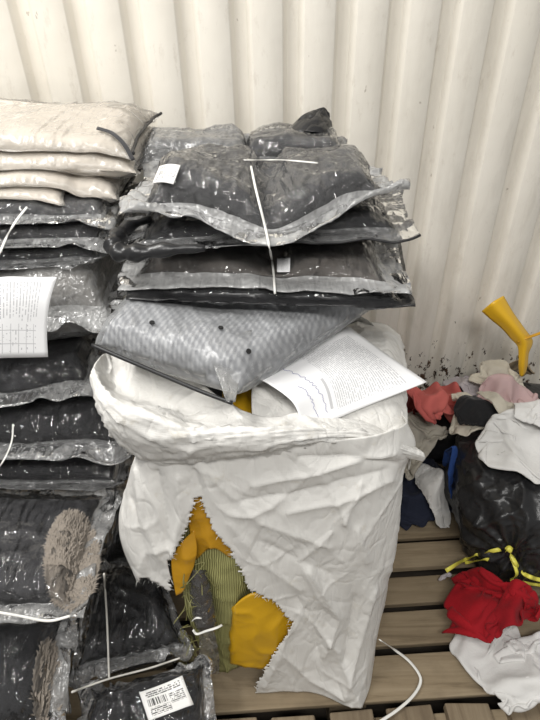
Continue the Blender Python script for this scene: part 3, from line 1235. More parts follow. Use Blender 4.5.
def poly_in(q, poly):
    x, y = q[..., 0], q[..., 1]
    r = np.zeros(x.shape, bool)
    n = len(poly)
    for k in range(n):
        x0, y0 = poly[k]
        x1, y1 = poly[(k + 1) % n]
        c = ((y0 > y) != (y1 > y)) & (x < (x1 - x0) * (y - y0) / (y1 - y0 + 1e-12) + x0)
        r ^= c
    return r


def seg_d(q, a, b):
    a, b = np.array(a, float), np.array(b, float)
    d = b - a
    t = np.clip(((q - a) @ d) / (d @ d), 0, 1)
    return np.linalg.norm(q - a - t[..., None] * d, axis=-1)


CREASES = [  # ridges and hollows of the sack front, in metres of rise
    ([(253, 483), (320, 470), (392, 452)], .010, 6), ([(240, 500), (300, 492), (388, 470)], -.009, 7), ([(288, 510), (340, 500), (390, 478)], .009, 6),
    ([(300, 458), (358, 458), (396, 464)], -.012, 6), ([(343, 520), (352, 500), (360, 482)], .009, 5), ([(356, 527), (366, 560)], .009, 5),
    ([(401, 483), (392, 530), (386, 570)], .010, 5), ([(310, 570), (339, 618), (324, 656)], .014, 6), ([(297, 600), (315, 630), (318, 655)], -.012, 7),
    ([(300, 613), (339, 651)], .010, 5), ([(373, 589), (360, 640), (346, 695)], .013, 6), ([(356, 600), (345, 660)], -.012, 7),
    ([(339, 656), (363, 712)], .012, 6), ([(291, 624), (280, 655), (265, 685)], .007, 5), ([(135, 470), (140, 520), (160, 560)], .010, 7),
    ([(155, 475), (165, 520), (168, 560)], -.012, 7), ([(178, 478), (182, 515), (170, 560)], .010, 6), ([(230, 520), (262, 560), (300, 590)], .006, 6),
    ([(215, 478), (260, 520), (330, 545)], .007, 7), ([(260, 540), (330, 575)], -.007, 8), ([(330, 530), (300, 560), (320, 600)], .007, 5),
    ([(128, 500), (138, 540), (150, 575)], -.008, 6), ([(195, 470), (200, 485)], -.006, 5), ([(285, 655), (310, 680), (345, 700)], .008, 5)]


def build_sack():
    t = thing('woven_sack', 'large white woven plastic sack with rolled rim, torn open at its lower left', 'sack', (0, .9, PT))
    nt, nz = 420, 210
    th = np.linspace(-math.pi, math.pi, 2000)
    n = 4.6
    cx = np.sign(np.cos(th)) * np.abs(np.cos(th)) ** (2 / n)
    cy = np.sign(np.sin(th)) * np.abs(np.sin(th)) ** (2 / n)
    # sample the cross-section evenly, denser along the front
    dl = np.hypot(np.diff(cx), np.diff(cy)) * np.where(cy[:-1] < -.2, 2.2, 1.0)
    L = np.concatenate([[0], np.cumsum(dl)])
    e = np.linspace(0, L[-1], nt)
    cx, cy = np.interp(e, L, cx), np.interp(e, L, cy)
    zz = np.concatenate([np.linspace(0, 1, nz)])
    p = np.zeros((nt, nz, 3))
    a0 = .250 + .012 * np.sin(math.pi * zz)
    ztop = .905
    z = PT + .004 + zz * (ztop - PT)
    fy = front_y(z)
    by = 1.18
    p[..., 0] = cx[:, None] * a0[None]
    p[..., 1] = .5 * (by + fy)[None] + cy[:, None] * (.5 * (by - fy))[None]
    p[..., 2] = z[None]
    p[..., 0] *= 1 + .20 * np.clip(p[..., 1] - .75, 0, 1)
    # left side pulled in below its bulge
    lo = np.clip((.62 - p[..., 2]) / .4, 0, 1)
    p[..., 0] -= .085 * np.exp(-((p[..., 2] - .60) / .20) ** 2) * np.clip(-p[..., 0] / .2, 0, 1) ** 1.5 * np.clip((.88 - p[..., 1]) / .15, 0, 1)
    # the hem trails forward over the boards
    hem = np.exp(-((p[..., 0] - .20) / .08) ** 2) * np.clip((.42 - p[..., 2]) / .27, 0, 1) ** 2 * (p[..., 1] < .8)
    p[..., 1] -= hem * .062
    # the upper right corner of the mouth is pulled out to a point
    tip = np.exp(-((p[..., 2] - .85) / .05) ** 2) * np.clip((p[..., 0] - .17) / .08, 0, 1) * np.clip((.82 - p[..., 1]) / .1, 0, 1)
    p[..., 0] += tip * .03
    p[..., 2] -= zz[None] ** 3 * .06 * np.clip((p[..., 1] - .68) / .10, 0, 1)
    nn = gnormals(p)
    nn *= np.sign(((p - np.array([0, .9, 0])) * nn)[..., :2].sum(-1, keepdims=True))
    q = project(p)
    fr = p[..., 1] < .78
    d = np.zeros(p.shape[:2])
    for poly, amp, w in CREASES:
        m = np.min([seg_d(q, poly[k], poly[k + 1]) for k in range(len(poly) - 1)], 0)
        d += np.where(fr, 0.9 * amp * np.exp(-np.abs(m) / (.8 * w)), 0)
    wv = p * np.array([1.0, .6, .8])
    d += noise(wv, 3.0, 3) * .014 + (ridged(wv, 4.2, 5, 7) - .12) * .006 + (ridged(wv, 9, 8, 8) - .1) * .0022 + noise(wv, 45, 2) * .0004
    p += nn * d[..., None]
    p[..., 2] = np.maximum(p[..., 2], PT + .003)
    # the tear
    q = project(p) + np.stack([noise(p, 130, 21), noise(p, 130, 22)], -1) * 3.0
    tear = [(199, 493), (191, 519), (184, 538), (170, 562), (171, 592), (143, 577), (120, 600), (90, 640), (90, 760), (252, 760), (256, 684), (275, 651),
            (292, 622), (271, 601), (250, 591), (236, 564), (224, 544), (213, 531), (205, 515)]
    cut = poly_in(q, tear) & (p[..., 1] < .86)
    keep = ~cut
    sheet('body', p, M['sack'], t, .0016, keep=keep.ravel())
    h_splat(p[keep])
    # frayed threads along the tear
    R = np.random.RandomState(4)
    e1 = keep & (np.roll(cut, 1, 0) | np.roll(cut, -1, 0) | np.roll(cut, 1, 1) | np.roll(cut, -1, 1)) & (p[..., 1] < .75)
    ids = np.argwhere(e1[2:-2, 2:-2]) + 2
    vs, fs = [], []
    for k in R.choice(len(ids), min(95, len(ids)), replace=False):
        i, j = ids[k]
        b = p[i, j] + nn[i, j] * .001
        dr = np.zeros(3)
        for di, dj in ((1, 0), (-1, 0), (0, 1), (0, -1)):
            if cut[i + di, j + dj]:
                dr += p[i + di, j + dj] - p[i, j]
        dr /= np.linalg.norm(dr) + 1e-9
        dr = dr + R.normal(0, .35, 3) + nn[i, j] * .25
        l = R.uniform(.002, .008)
        s = np.cross(dr, nn[i, j])
        s = s / (np.linalg.norm(s) + 1e-9) * .0006
        m = b + dr * l * .5
        x = b + dr * l - np.array([0, 0, l * .3])
        c = len(vs)
        vs += [b - s, b + s, m - s, m + s, x - s * .4, x + s * .4]
        fs += [(c, c + 1, c + 3, c + 2), (c + 2, c + 3, c + 5, c + 4)]
    mk('frayed_edge', vs, fs, M['strap'], t, False)['kind'] = 'stuff'
    # rolled rim: a cuff that bellies out over the front and shows the lining behind it
    cols = [
        [(94, 388, .765), (90, 379, .75), (92, 371, .75), (95, 364, .77), (98, 360, .79), (101, 356, .81)],
        [(106, 424, .70), (100, 408, .675), (104, 390, .685), (109, 387, .76), (110, 369, .81), (112, 352, .85)],
        [(124, 449, .68), (121, 432, .645), (127, 404, .66), (133, 401, .75), (136, 377, .80), (142, 351, .85)],
        [(152, 462, .67), (152, 445, .630), (158, 416, .64), (163, 411, .735), (168, 389, .78), (176, 368, .82)],
        [(182, 465, .665), (181, 450, .622), (184, 426, .632), (187, 419, .715), (194, 403, .75), (204, 386, .775)],
        [(213, 464, .662), (210, 449, .620), (210, 430, .630), (213, 424, .67), (220, 412, .71), (228, 402, .74)],
        [(262, 458, .662), (260, 446, .625), (256, 431, .632), (258, 425, .66), (260, 420, .68), (262, 414, .70)],
        [(312, 448, .675), (311, 440, .648), (309, 430, .655), (310, 426, .67), (311, 422, .69), (312, 416, .71)],
        [(362, 447, .695), (361, 440, .672), (360, 432, .678), (362, 429, .70), (362, 425, .72), (362, 420, .74)],
        [(396, 455, .69), (398, 449, .68), (396, 443, .685), (394, 440, .70), (392, 437, .715), (390, 434, .73)],
        [(423, 461, .692), (425, 458, .69), (424, 454, .692), (421, 451, .70), (418, 449, .71), (414, 446, .72)]]
    ctrl = np.array([[P(*c) for c in col] for col in cols])
    p = patch(ctrl, 170, 60)
    nn = gnormals(p)
    nn *= np.sign(((CAM_LOC - p) * nn).sum(-1, keepdims=True))
    u = np.linspace(0, 1, 170)[:, None]
    v = np.linspace(0, 1, 60)[None]
    # long pleats that run along the roll, crumpled lining behind
    uu = np.stack([np.broadcast_to(u * 2.0, (170, 60)), np.broadcast_to(v * 11 + np.sin(u * 5) * .8, (170, 60)), np.zeros((170, 60))], -1)
    pl = (ridged(uu, 1.2, 3, 4) - .2) * .007 + (ridged(uu * np.array([1.5, 2, 1]), 1.4, 13, 4) - .2) * .003
    d = np.where(v < .5, pl, 0) + np.where(v >= .5, (ridged(p, 7, 7, 7) - .12) * .009 + noise(p, 4, 5) * .010, 0) + (ridged(p, 18, 3, 5) - .15) * .0018
    p += nn * (d * np.clip(u / .10, .15, 1) * np.clip((1 - u) / .14, .1, 1))[..., None]
    sheet('rolled_rim', p, M['sack'], t, .0018)
    h_splat(p)
    # the loose top of the sack under the paper
    ctrl = np.array([[P(253, 340, 1.02), P(253, 352, .90), P(252, 378, .80), P(252, 405, .73), P(254, 436, .68)],
                     [P(300, 334, 1.07), P(300, 345, .95), P(300, 380, .82), P(300, 410, .74), P(300, 438, .685)],
                     [P(350, 325, 1.14), P(350, 332, 1.02), P(350, 372, .87), P(352, 405, .765), P(354, 440, .70)],
                     [P(386, 328, 1.15), P(388, 334, 1.03), P(390, 372, .88), P(394, 408, .78), P(396, 444, .72)],
                     [P(401, 344, 1.14), P(402, 352, 1.02), P(404, 385, .90), P(406, 415, .80), P(408, 452, .73)],
                     [P(401, 368, 1.14), P(402, 378, 1.02), P(404, 408, .90), P(406, 438, .80), P(408, 470, .735)]])
    p = patch(ctrl, 90, 70)
    nn = gnormals(p)
    nn *= np.sign(((CAM_LOC - p) * nn).sum(-1, keepdims=True))
    p += nn * ((ridged(p, 10, 12) - .3) * .007 + noise(p, 6, 9) * .008)[..., None]
    sheet('top_flap', p, M['sack'], t, .0016)
    h_splat(p)
    return t, p


SACK, FLAP = build_sack()


# ---- what shows through the tear: a bale wrapped in olive netting, taped in yellow
def rough_patch(name, ctrl, mat, parent, nu=40, nv=40, amp=.004, sc=14, seed=0, thick=.002):
    p = patch(np.array([[P(*c) for c in row] for row in ctrl]), nu, nv)
    nn = gnormals(p)
    nn *= np.sign(((CAM_LOC - p) * nn).sum(-1, keepdims=True))
    p = p + nn * ((ridged(p, sc, seed) - .3) * amp + noise(p, sc * .5, seed + 2) * amp)[..., None]
    p[..., 2] = np.maximum(p[..., 2], PT + .004)
    return sheet(name, p, mat, parent, thick), p


def bale():
    t = thing('wrapped_bale', 'bale in olive netting and ochre tape showing through the tear in the white sack', 'bale', (-.05, .85, PT))
    u, v = np.meshgrid(np.linspace(-math.pi, math.pi, 90), np.linspace(-math.pi / 2, math.pi / 2, 50), indexing='ij')

    def se(c, e):
        return np.sign(c) * np.abs(c) ** e
    p = np.stack([.175 * se(np.cos(u), .4) * se(np.cos(v), .4), .90 + .225 * se(np.sin(u), .4) * se(np.cos(v), .4), .505 + .345 * se(np.sin(v), .4)], -1)
    p += (noise(p, 7, 3) * .012)[..., None] * np.array([1, 0, .3])
    mk('core', p.reshape(-1, 3), gfaces(90, 50), M['charcoal'], t)
    o, g = rough_patch('netting_wrap', [[(178, 492, .678), (176, 545, .668), (184, 600, .655), (196, 640, .652), (205, 668, .65)],
                                        [(200, 490, .672), (200, 545, .655), (205, 600, .645), (212, 640, .64), (216, 670, .635)],
                                        [(226, 492, .668), (222, 545, .646), (222, 600, .628), (224, 640, .622), (226, 672, .617)],
                                        [(246, 500, .668), (240, 548, .645), (236, 600, .628), (234, 640, .622), (236, 668, .617)],
                                        [(262, 510, .68), (258, 550, .66), (252, 600, .655), (246, 640, .65), (242, 664, .65)]], M['net'], t, 60, 60, .005, 20, 4)
    o['label'] = 'olive netting'
    rough_patch('tape_strip', [[(182, 478, .668), (186, 510, .662), (192, 540, .652), (196, 560, .65)], [(205, 478, .664), (206, 510, .655), (208, 532, .645), (212, 548, .638)],
                               [(240, 480, .668), (240, 510, .658), (236, 535, .648), (232, 560, .64)]], M['tape'], t, 30, 30, .004, 12, 6)[0]['label'] = 'ochre tape strip'
    rough_patch('tape_strip', [[(171, 560, .640), (172, 575, .630), (176, 596, .618)], [(180, 544, .645), (184, 562, .630), (184, 590, .616)],
                               [(194, 530, .652), (197, 548, .640), (194, 566, .632)]], M['tape'], t, 24, 24, .003, 14, 9)[0]['label'] = 'curled ochre tape strip'
    rough_patch('tape_block', [[(231, 612, .66), (231, 640, .65), (231, 664, .645)], [(234, 606, .618), (233, 638, .608), (233, 664, .600)],
                               [(256, 593, .628), (258, 632, .606), (256, 667, .598)], [(282, 600, .640), (284, 632, .618), (276, 668, .605)],
                               [(312, 612, .66), (312, 640, .640), (306, 672, .630)]], M['tape_bright'], t, 50, 40, .004, 12, 2, .004)[0]['label'] = 'bright yellow taped corner'
    # loose olive strands
    R = np.random.RandomState(2)
    vs, fs = [], []
    for k in range(46):
        x, y = R.uniform(180, 208), R.uniform(560, 668)
        a = P(x, y, .625 - (y - 600) * .0002)
        pts = [a, a + R.normal(0, .012, 3) + (0, -.004, -.012), a + R.normal(0, .016, 3) + (0, -.004, -.03)]
        pts = catmull(np.array(pts), 7)
        for i in range(6):
            d = pts[i + 1] - pts[i]
            s = np.cross(d, CAM_LOC - pts[i])
            s = s / (np.linalg.norm(s) + 1e-9) * .0007
            c = len(vs)
            vs += [pts[i] - s, pts[i] + s, pts[i + 1] - s, pts[i + 1] + s]
            fs += [(c, c + 1, c + 3, c + 2)]
    mk('loose_strands', vs, fs, M['net'], t, False)['kind'] = 'stuff'
    # the small clear bag hanging out of the bale
    b = thing('clear_pouch', 'small clear bag with dark brown contents hanging out of the torn sack', 'bag', tuple(P(209, 672, .60)))
    rows = [(570, .637, 188, 206), (595, .622, 190, 212), (622, .606, 194, 216), (634, .604, 199, 215), (655, .596, 199, 219), (674, .592, 200, 219)]
    fr = np.array([[P(x, y, Y - .010 * math.sin(math.pi * k / 4) * (1 if y < 625 else .5)) for k, x in enumerate(np.linspace(x0, x1, 5))] for y, Y, x0, x1 in rows])
    bk = np.array([[P(x, y, Y + .012 * math.sin(math.pi * k / 4) * (1 if y < 625 else .5)) for k, x in enumerate(np.linspace(x0, x1, 5))] for y, Y, x0, x1 in rows])
    pf, pb = patch(fr, 40, 20), patch(bk, 40, 20)
    pf = pf + (gnormals(pf) * (ridged(pf, 30, 2) * .002)[..., None])
    v, f = closed(pf, pb)
    mk('plastic_film', v, f, M['film'], b)
    c = .5 * (pf + pb)
    m = slice(1, 22)
    v, f = closed((c + (pf - c) * .75)[m, 2:-2], (c + (pb - c) * .75)[m, 2:-2])
    mk('contents', v, f, cloth_mat('dark_brown_cloth', (.07, .055, .045)), b)
    tube('white_tie', [P(193, 630, .594), P(197, 634, .590), P(206, 631, .588), P(216, 628, .590), P(222, 625, .598)], .0028, M['strap'], b, 8, 24, .5)
    tube('white_tie', [P(192, 621, .604), P(196, 618, .600), P(202, 618, .600)], .0022, M['strap'], b, 8, 12, .5)


bale()

# ---- yellow tape inside the mouth of the sack
o, _ = rough_patch('yellow_wrap', [[(222, 374, .86), (222, 395, .80), (224, 416, .745)], [(238, 372, .86), (240, 395, .79), (240, 415, .745)],
                                  [(258, 368, .87), (258, 392, .81), (258, 416, .755)]], M['tape_bright'], None, 24, 24, .006, 12, 5, .003)
tag(o, 'bit of yellow taped wrapping inside the mouth of the white sack', 'wrapping')

# ------------------------------------------------------------------ the middle stack of bagged garments
GM = 'bagged garments in the middle stack'
HM[:] = PT
HM[int((-.36 - HX0) / HC):int((.30 - HX0) / HC), int((.84 - HY0) / HC):int((1.5 - HY0) / HC)] = .93
tm, pm, _ = bag('frosted bag of rippled grey cloth draped over the mouth of the white sack', (93, 346, .765), (238, 394, .68), 0, .10, M['ripple'], M['film_frost'], 'plain',
                var=0, back=((140, 292, 1.02), (374, 308, .97)), group=GM, fill=.94, zb=.04, wr=.004, settle=False)
tube('black_hem', [P(92, 345, .765), P(120, 357, .742), P(160, 374, .715), P(200, 391, .685), P(232, 403, .655)], .0035, M['black_edge'], tm, 8, 30)
fl = patch(np.array([[P(205, 350, .745), P(228, 338, .77), P(252, 330, .80)], [P(216, 372, .700), P(229, 368, .715), P(242, 362, .735)], [P(226, 402, .655), P(230, 403, .655), P(235, 402, .66)]]), 18, 18)
sheet('film_flap', fl + gnormals(fl) * (ridged(fl, 20, 3) * .003)[..., None], M['film_haze'], tm, .001)
for px, py in ((221, 327), (249, 351), (152, 322)):
    c = hit([pm], px, py, .003)
    a = np.linspace(0, 2 * math.pi, 15)[:-1]
    i = nearest_uv(pm, px, py)
    n_ = gnormals(blur(pm, 4))[int(i[0] * (NU - 1)), int(i[1] * (NV - 1))]
    e1 = np.cross(n_, [0, 1, 0.01])
    e1 /= np.linalg.norm(e1)
    e2 = np.cross(n_, e1)
    ring = [c + .0046 * (e1 * math.cos(x) + e2 * math.sin(x)) for x in a]
    mk('vent_hole', ring + [r - n_ * .002 for r in ring], [tuple(range(14)), tuple(range(14, 28))[::-1]] + [(k, (k + 1) % 14, 14 + (k + 1) % 14, 14 + k) for k in range(14)], M['hole'], tm, False)

CIN = ((0, .53, .05, .6),)
bag('thin black bag flat on the frosted grey bag, lowest of the strapped ones', (126, 301, .845), (416, 311, .83), 0, .026, M['black'], M['film_dark'], 'thin', back=((135, 225, 1.32), (400, 222, 1.32)), group=GM, cinch=CIN, film2=M['bin'])
t5, p5, _ = bag('clear bag of brown grey clothing strapped in the middle stack', (116, 294, .87), (412, 299, .855), 0, .075, M['brown'], M['film'], 'wide', 0, back=((128, 212, 1.34), (398, 205, 1.34)), group=GM, cinch=CIN, film2=M['flange_light'], fill=.85, wr=.006)
t4, p4, _ = bag('black quilted garment bag with puffed rim, second from the top of the middle stack', (110, 256, .865), (424, 238, .92), 0, .06, M['black'], M['film_dark'], 'wide', 1, back=((125, 186, 1.36), (402, 186, 1.36)), group=GM, cinch=CIN, film2=M['flange_dark'], wr=.006)


tube('black_piping', blur(p4[NU // 2:, 0], 2, (0,)) + np.array([0, -.002, 0]), .0025, M['black_edge'], t4, 8)['label'] = 'black piping'


rim = catmull(np.array([P(205, 248, .868), P(165, 250, .866), P(132, 253, .868), P(116, 250, .88), P(115, 240, .91), P(126, 228, .97), P(150, 219, 1.02)]), 70)
q = np.linspace(0, 1, 70)
mk_r = (.004 + .012 * np.sin(math.pi * np.clip(q, .02, .98)) ** .7) * (1 + .18 * np.sin(q * 46))
tube('puffed_rim', rim, mk_r, M['bin'], t4, 12)['label'] = 'puffed black rim'


def dip(u, v):
    g = np.exp(-((u - .52) / .24) ** 2) * (1 - v) ** 2
    return np.stack([g * 0, g * -.10, g * -.05], -1)


bag('grey hazy garment bag behind the top bag, left of the black tip', (128, 166, 1.22), (262, 166, 1.22), 0, .085, M['charcoal'], M['film_haze'], 'wide', 1, back=((140, 140, 1.46), (256, 138, 1.46)), group=GM, film2=M['flange'], zb=.03, settle=False)
tb, pb_, _ = bag('charcoal garment bag behind the top bag with a black corner sticking up', (232, 165, 1.22), (356, 170, 1.20), 0, .095, M['charcoal'], M['film'], 'wide', 0, back=((240, 138, 1.46), (346, 140, 1.46)), group=GM, film2=M['flange'], zb=.03, settle=False)
tp = patch(np.array([[P(288, 132, 1.36), P(306, 132, 1.33), P(322, 134, 1.33), P(334, 140, 1.36)], [P(294, 124, 1.385), P(308, 124, 1.35), P(322, 124, 1.35), P(332, 128, 1.385)],
                     [P(304, 115, 1.40), P(313, 115, 1.38), P(322, 116, 1.38), P(331, 121, 1.40)], [P(318, 109, 1.41), P(321, 108, 1.405), P(325, 108, 1.405), P(329, 113, 1.41)]]), 20, 24)
tp2 = tp + np.array([0, .05, -.012]) * (1 - np.linspace(0, 1, 20) ** 2)[:, None, None] + np.array([0, .004, 0])
tp = tp + gnormals(tp) * ((ridged(tp, 26, 3) - .3) * .006)[..., None]
v_, f_ = closed(tp, tp2)
mk('black_corner', v_, f_, M['bin'], tb)['label'] = 'black folded corner'
t3, p3, _ = bag('topmost clear bag of dark clothing in the middle stack, cinched by a white strap', (116, 213, .92), (410, 191, .98), 0, .125, M['charcoal'], M['film'], 'wide', 0,
                back=((146, 166, 1.25), (378, 172, 1.25)), group=GM, cinch=((0, .52, .055, .55),), film2=M['flange_light'], warp=dip, zb=.02, fill=.86, wr=.007, settle=False)
lq = [hit([blur(p3, 3)], *q, .004) for q in ((153, 186), (160, 169), (174, 187), (181, 168))]
lb = np.array([[lq[0] * (1 - a) * (1 - b) + lq[1] * (1 - a) * b + lq[2] * a * (1 - b) + lq[3] * a * b for b in np.linspace(0, 1, 8)] for a in np.linspace(0, 1, 8)])
lb += np.array([0, -.4, .9]) * (.006 + .004 * np.sin(np.linspace(0, math.pi, 8)))[:, None, None]
sheet('bar_code_label', lb, M['label'], part(t3, 'plastic_film'), .0008)['label'] = 'white bar code label'
MG = [p3, p4, p5]
o = tube('plastic_strap', path_on(MG, [(251, 166), (256, 190), (264, 222), (269, 245), (273, 268), (275, 294)], .007), .0022, M['strap'], None, 8, flat=.4, up=(0, -.6, .8))
tag(o, 'white strap running down over the front of the middle stack', 'strap')
o = tube('plastic_strap', path_on([p3, pb_], [(244, 160), (262, 160), (285, 160), (318, 163)], .007), .0018, M['strap'], None, 8, flat=.4, up=(0, -.6, .8))
tag(o, 'white strap lying across the top of the middle stack', 'strap')
bit = hit([p5], 284, 265, .004)
cs = patch(np.array([[hit([p5], x, y, .006) for x in (277, 283, 290)] for y in (258, 265, 272)]), 8, 8)
sheet('white_tag', cs, M['paper'], part(t5, 'plastic_film'), .001)['label'] = 'white paper tag'

# ------------------------------------------------------------------ paper on the sack
pc_ = np.array([[P(249, 374, .755), P(284, 360, .83), P(318, 343, .90), P(348, 326, .97)],
                [P(264, 385, .735), P(300, 368, .80), P(337, 352, .865), P(374, 345, .915)],
                [P(288, 392, .715), P(318, 384, .765), P(357, 366, .83), P(401, 364, .865)],
                [P(298, 414, .690), P(326, 405, .735), P(370, 386, .795), P(427, 382, .825)],
                ])
pc_ = np.array([[P(249, 374, .760), P(283, 359, .835), P(317, 342, .905), P(348, 326, .97)],
                [P(272, 386, .730), P(306, 370, .800), P(340, 357, .860), P(374, 345, .920)],
                [P(294, 404, .705), P(322, 388, .760), P(360, 374, .820), P(401, 364, .868)],
                [P(302, 428, .690), P(330, 421, .715), P(372, 404, .770), P(427, 382, .825)]])
pp = patch(pc_, 34, 34)
HF = np.zeros(HN)
h_splat(FLAP, HF)
HF = h_fill(HF)
pp[..., 2] = np.maximum(pp[..., 2], h_at(pp[..., 0], pp[..., 1], h_max(HF)) + .003)
pp = blur(pp, 2)
o = sheet('letter', pp, M['paper'], None, .0006)
tag(o, 'curled white letter with print and blue handwriting, lying on top of the white sack', 'paper')
# blue handwriting: slanted scrawl along two lines
R = np.random.RandomState(5)
for (a, b, n_) in (((.10, .20), (.92, .33), 26), ((.50, .16), (.93, .215), 14)):
    t_ = np.linspace(0, 1, n_ * 6)
    uu = a[0] + (b[0] - a[0]) * t_
    vv = a[1] + (b[1] - a[1]) * t_ + .010 * np.sin(t_ * n_ * 2.6 + 3 * np.sin(t_ * 9 + n_) + R.normal(0, .5, len(t_)).cumsum() * .5) * (.25 + np.abs(np.sin(t_ * 17 + n_)))
    q = on_bag(pp, uu, vv) + np.array([0, -.0006, .0014])
    tube('handwriting', q, .00032, M['ink'], o, 5)['label'] = 'blue handwriting'

# ------------------------------------------------------------------ clothes at the right
def sim_drop(c, L, W, a, b, rot, seed, n=46, steps=70, iters=10, lift=.10, rough=.07, thick=.004, bulk=.05, fold=8):
    u, v = np.meshgrid(np.linspace(-.5, .5, n), np.linspace(-.5, .5, int(n * W / L)), indexing='ij')
    rest = np.stack([u * L, v * W, u * 0], -1)
    q3 = np.stack([u * 3.0, v * 3.0 * W / L, u * 0 + seed * 3.3], -1)
    sx, sy = 2 * a, 2 * b
    x = np.stack([u * sx, v * sy, u * 0], -1)
    x[..., 0] += noise(q3, 1.0, seed) * a * .5
    x[..., 1] += noise(q3, 1.0, seed + 1) * b * .5
    cr, sr = math.cos(rot), math.sin(rot)
    y = x.copy()
    y[..., 0] = c[0] + x[..., 0] * cr - x[..., 1] * sr
    y[..., 1] = c[1] + x[..., 0] * sr + x[..., 1] * cr
    H = h_max(HM)
    y[..., 2] = h_at(y[..., 0], y[..., 1], H) + lift + (noise(q3, 1.3, seed + 2) + .5 * noise(q3, 2.9, seed + 4)) * rough
    gx, gy = np.meshgrid(np.linspace(-1, 1, 81), np.linspace(-1, 1, 81), indexing='ij')
    q3r = np.stack([gx * a, gy * b, gx * 0 + seed * 1.7], -1)
    dome = np.sqrt(np.clip(1 - (gx * gx + gy * gy) / .92, 0, 1))
    rel = dome ** .8 * bulk * (.45 + .55 * ridged(q3r, fold, seed, 2) + .5 * noise(q3r, fold * .8, seed + 7))

    def relief(q):
        dx, dy = q[..., 0] - c[0], q[..., 1] - c[1]
        ex = np.clip((dx * cr + dy * sr) / a, -1, 1) * 40 + 40
        ey = np.clip((-dx * sr + dy * cr) / b, -1, 1) * 40 + 40
        i, j = np.clip(ex.astype(int), 0, 79), np.clip(ey.astype(int), 0, 79)
        f, k = ex - i, ey - j
        return rel[i, j] * (1 - f) * (1 - k) + rel[i + 1, j] * f * (1 - k) + rel[i, j + 1] * (1 - f) * k + rel[i + 1, j + 1] * f * k

    y[..., 2] += relief(y)
    g = Grid(y, rest, True, .12)
    vel = np.zeros_like(y)
    x = y
    dt = 1 / 50.
    for s in range(steps):
        vel = vel * .96
        vel[..., 2] -= 9.8 * dt
        q = x + vel * dt
        for it in range(iters):
            g.solve(q)
            # the heap around keeps it from spreading
            dx, dy = q[..., 0] - c[0], q[..., 1] - c[1]
            ex, ey = (dx * cr + dy * sr) / (a * 1.12), (-dx * sr + dy * cr) / (b * 1.12)
            r = np.sqrt(ex * ex + ey * ey) + 1e-9
            k = np.where(r > 1.0, 1 / r, 1) ** .5
            q[..., 0] = c[0] + dx * k
            q[..., 1] = c[1] + dy * k
            h = h_at(q[..., 0], q[..., 1], H) + thick + relief(q)
            under = q[..., 2] < h
            q[..., 2] = np.where(under, h, q[..., 2])
            q[..., 1] = np.minimum(q[..., 1], 1.52)
        under = q[..., 2] < h + .002
        for ax in (0, 1):
            q[..., ax] = np.where(under, x[..., ax] + (q[..., ax] - x[..., ax]) * .45, q[..., ax])
        vel = np.clip((q - x) / dt, -1.5, 1.5)
        x = q
    return x


CL = []


def garment(name, label, cat, c, L, W, a, b, rot, mat, seed, **kw):
    x = sim_drop(np.asarray(c)[:2], L, W, a, b, rot, seed, **kw)
    x = blur(x, 1)
    p = patch(x, x.shape[0] * 2 - 1, x.shape[1] * 2 - 1)
    nn = gnormals(p)
    nn *= np.where(nn[..., 2:3] < 0, -1, 1)
    p[..., 2] += (ridged(p, 30, seed) - .3) * .0015
    o = sheet(name, p, mat, None, .003)
    tag(o, label, cat, kw.get('group'))
    h_splat(p)
    HM[:] = h_fill(HM)
    CL.append(p)
    return o, p


def CM(n, c, c2=None, **k):
    k.setdefault('bscale', 140)
    k.setdefault('sheen', .04)
    k.setdefault('bstr', .2)
    return cloth_mat(n, c, c2, **k)


HM[:] = PT
h_splat(FLAP)
HM[:] = h_fill(HM)


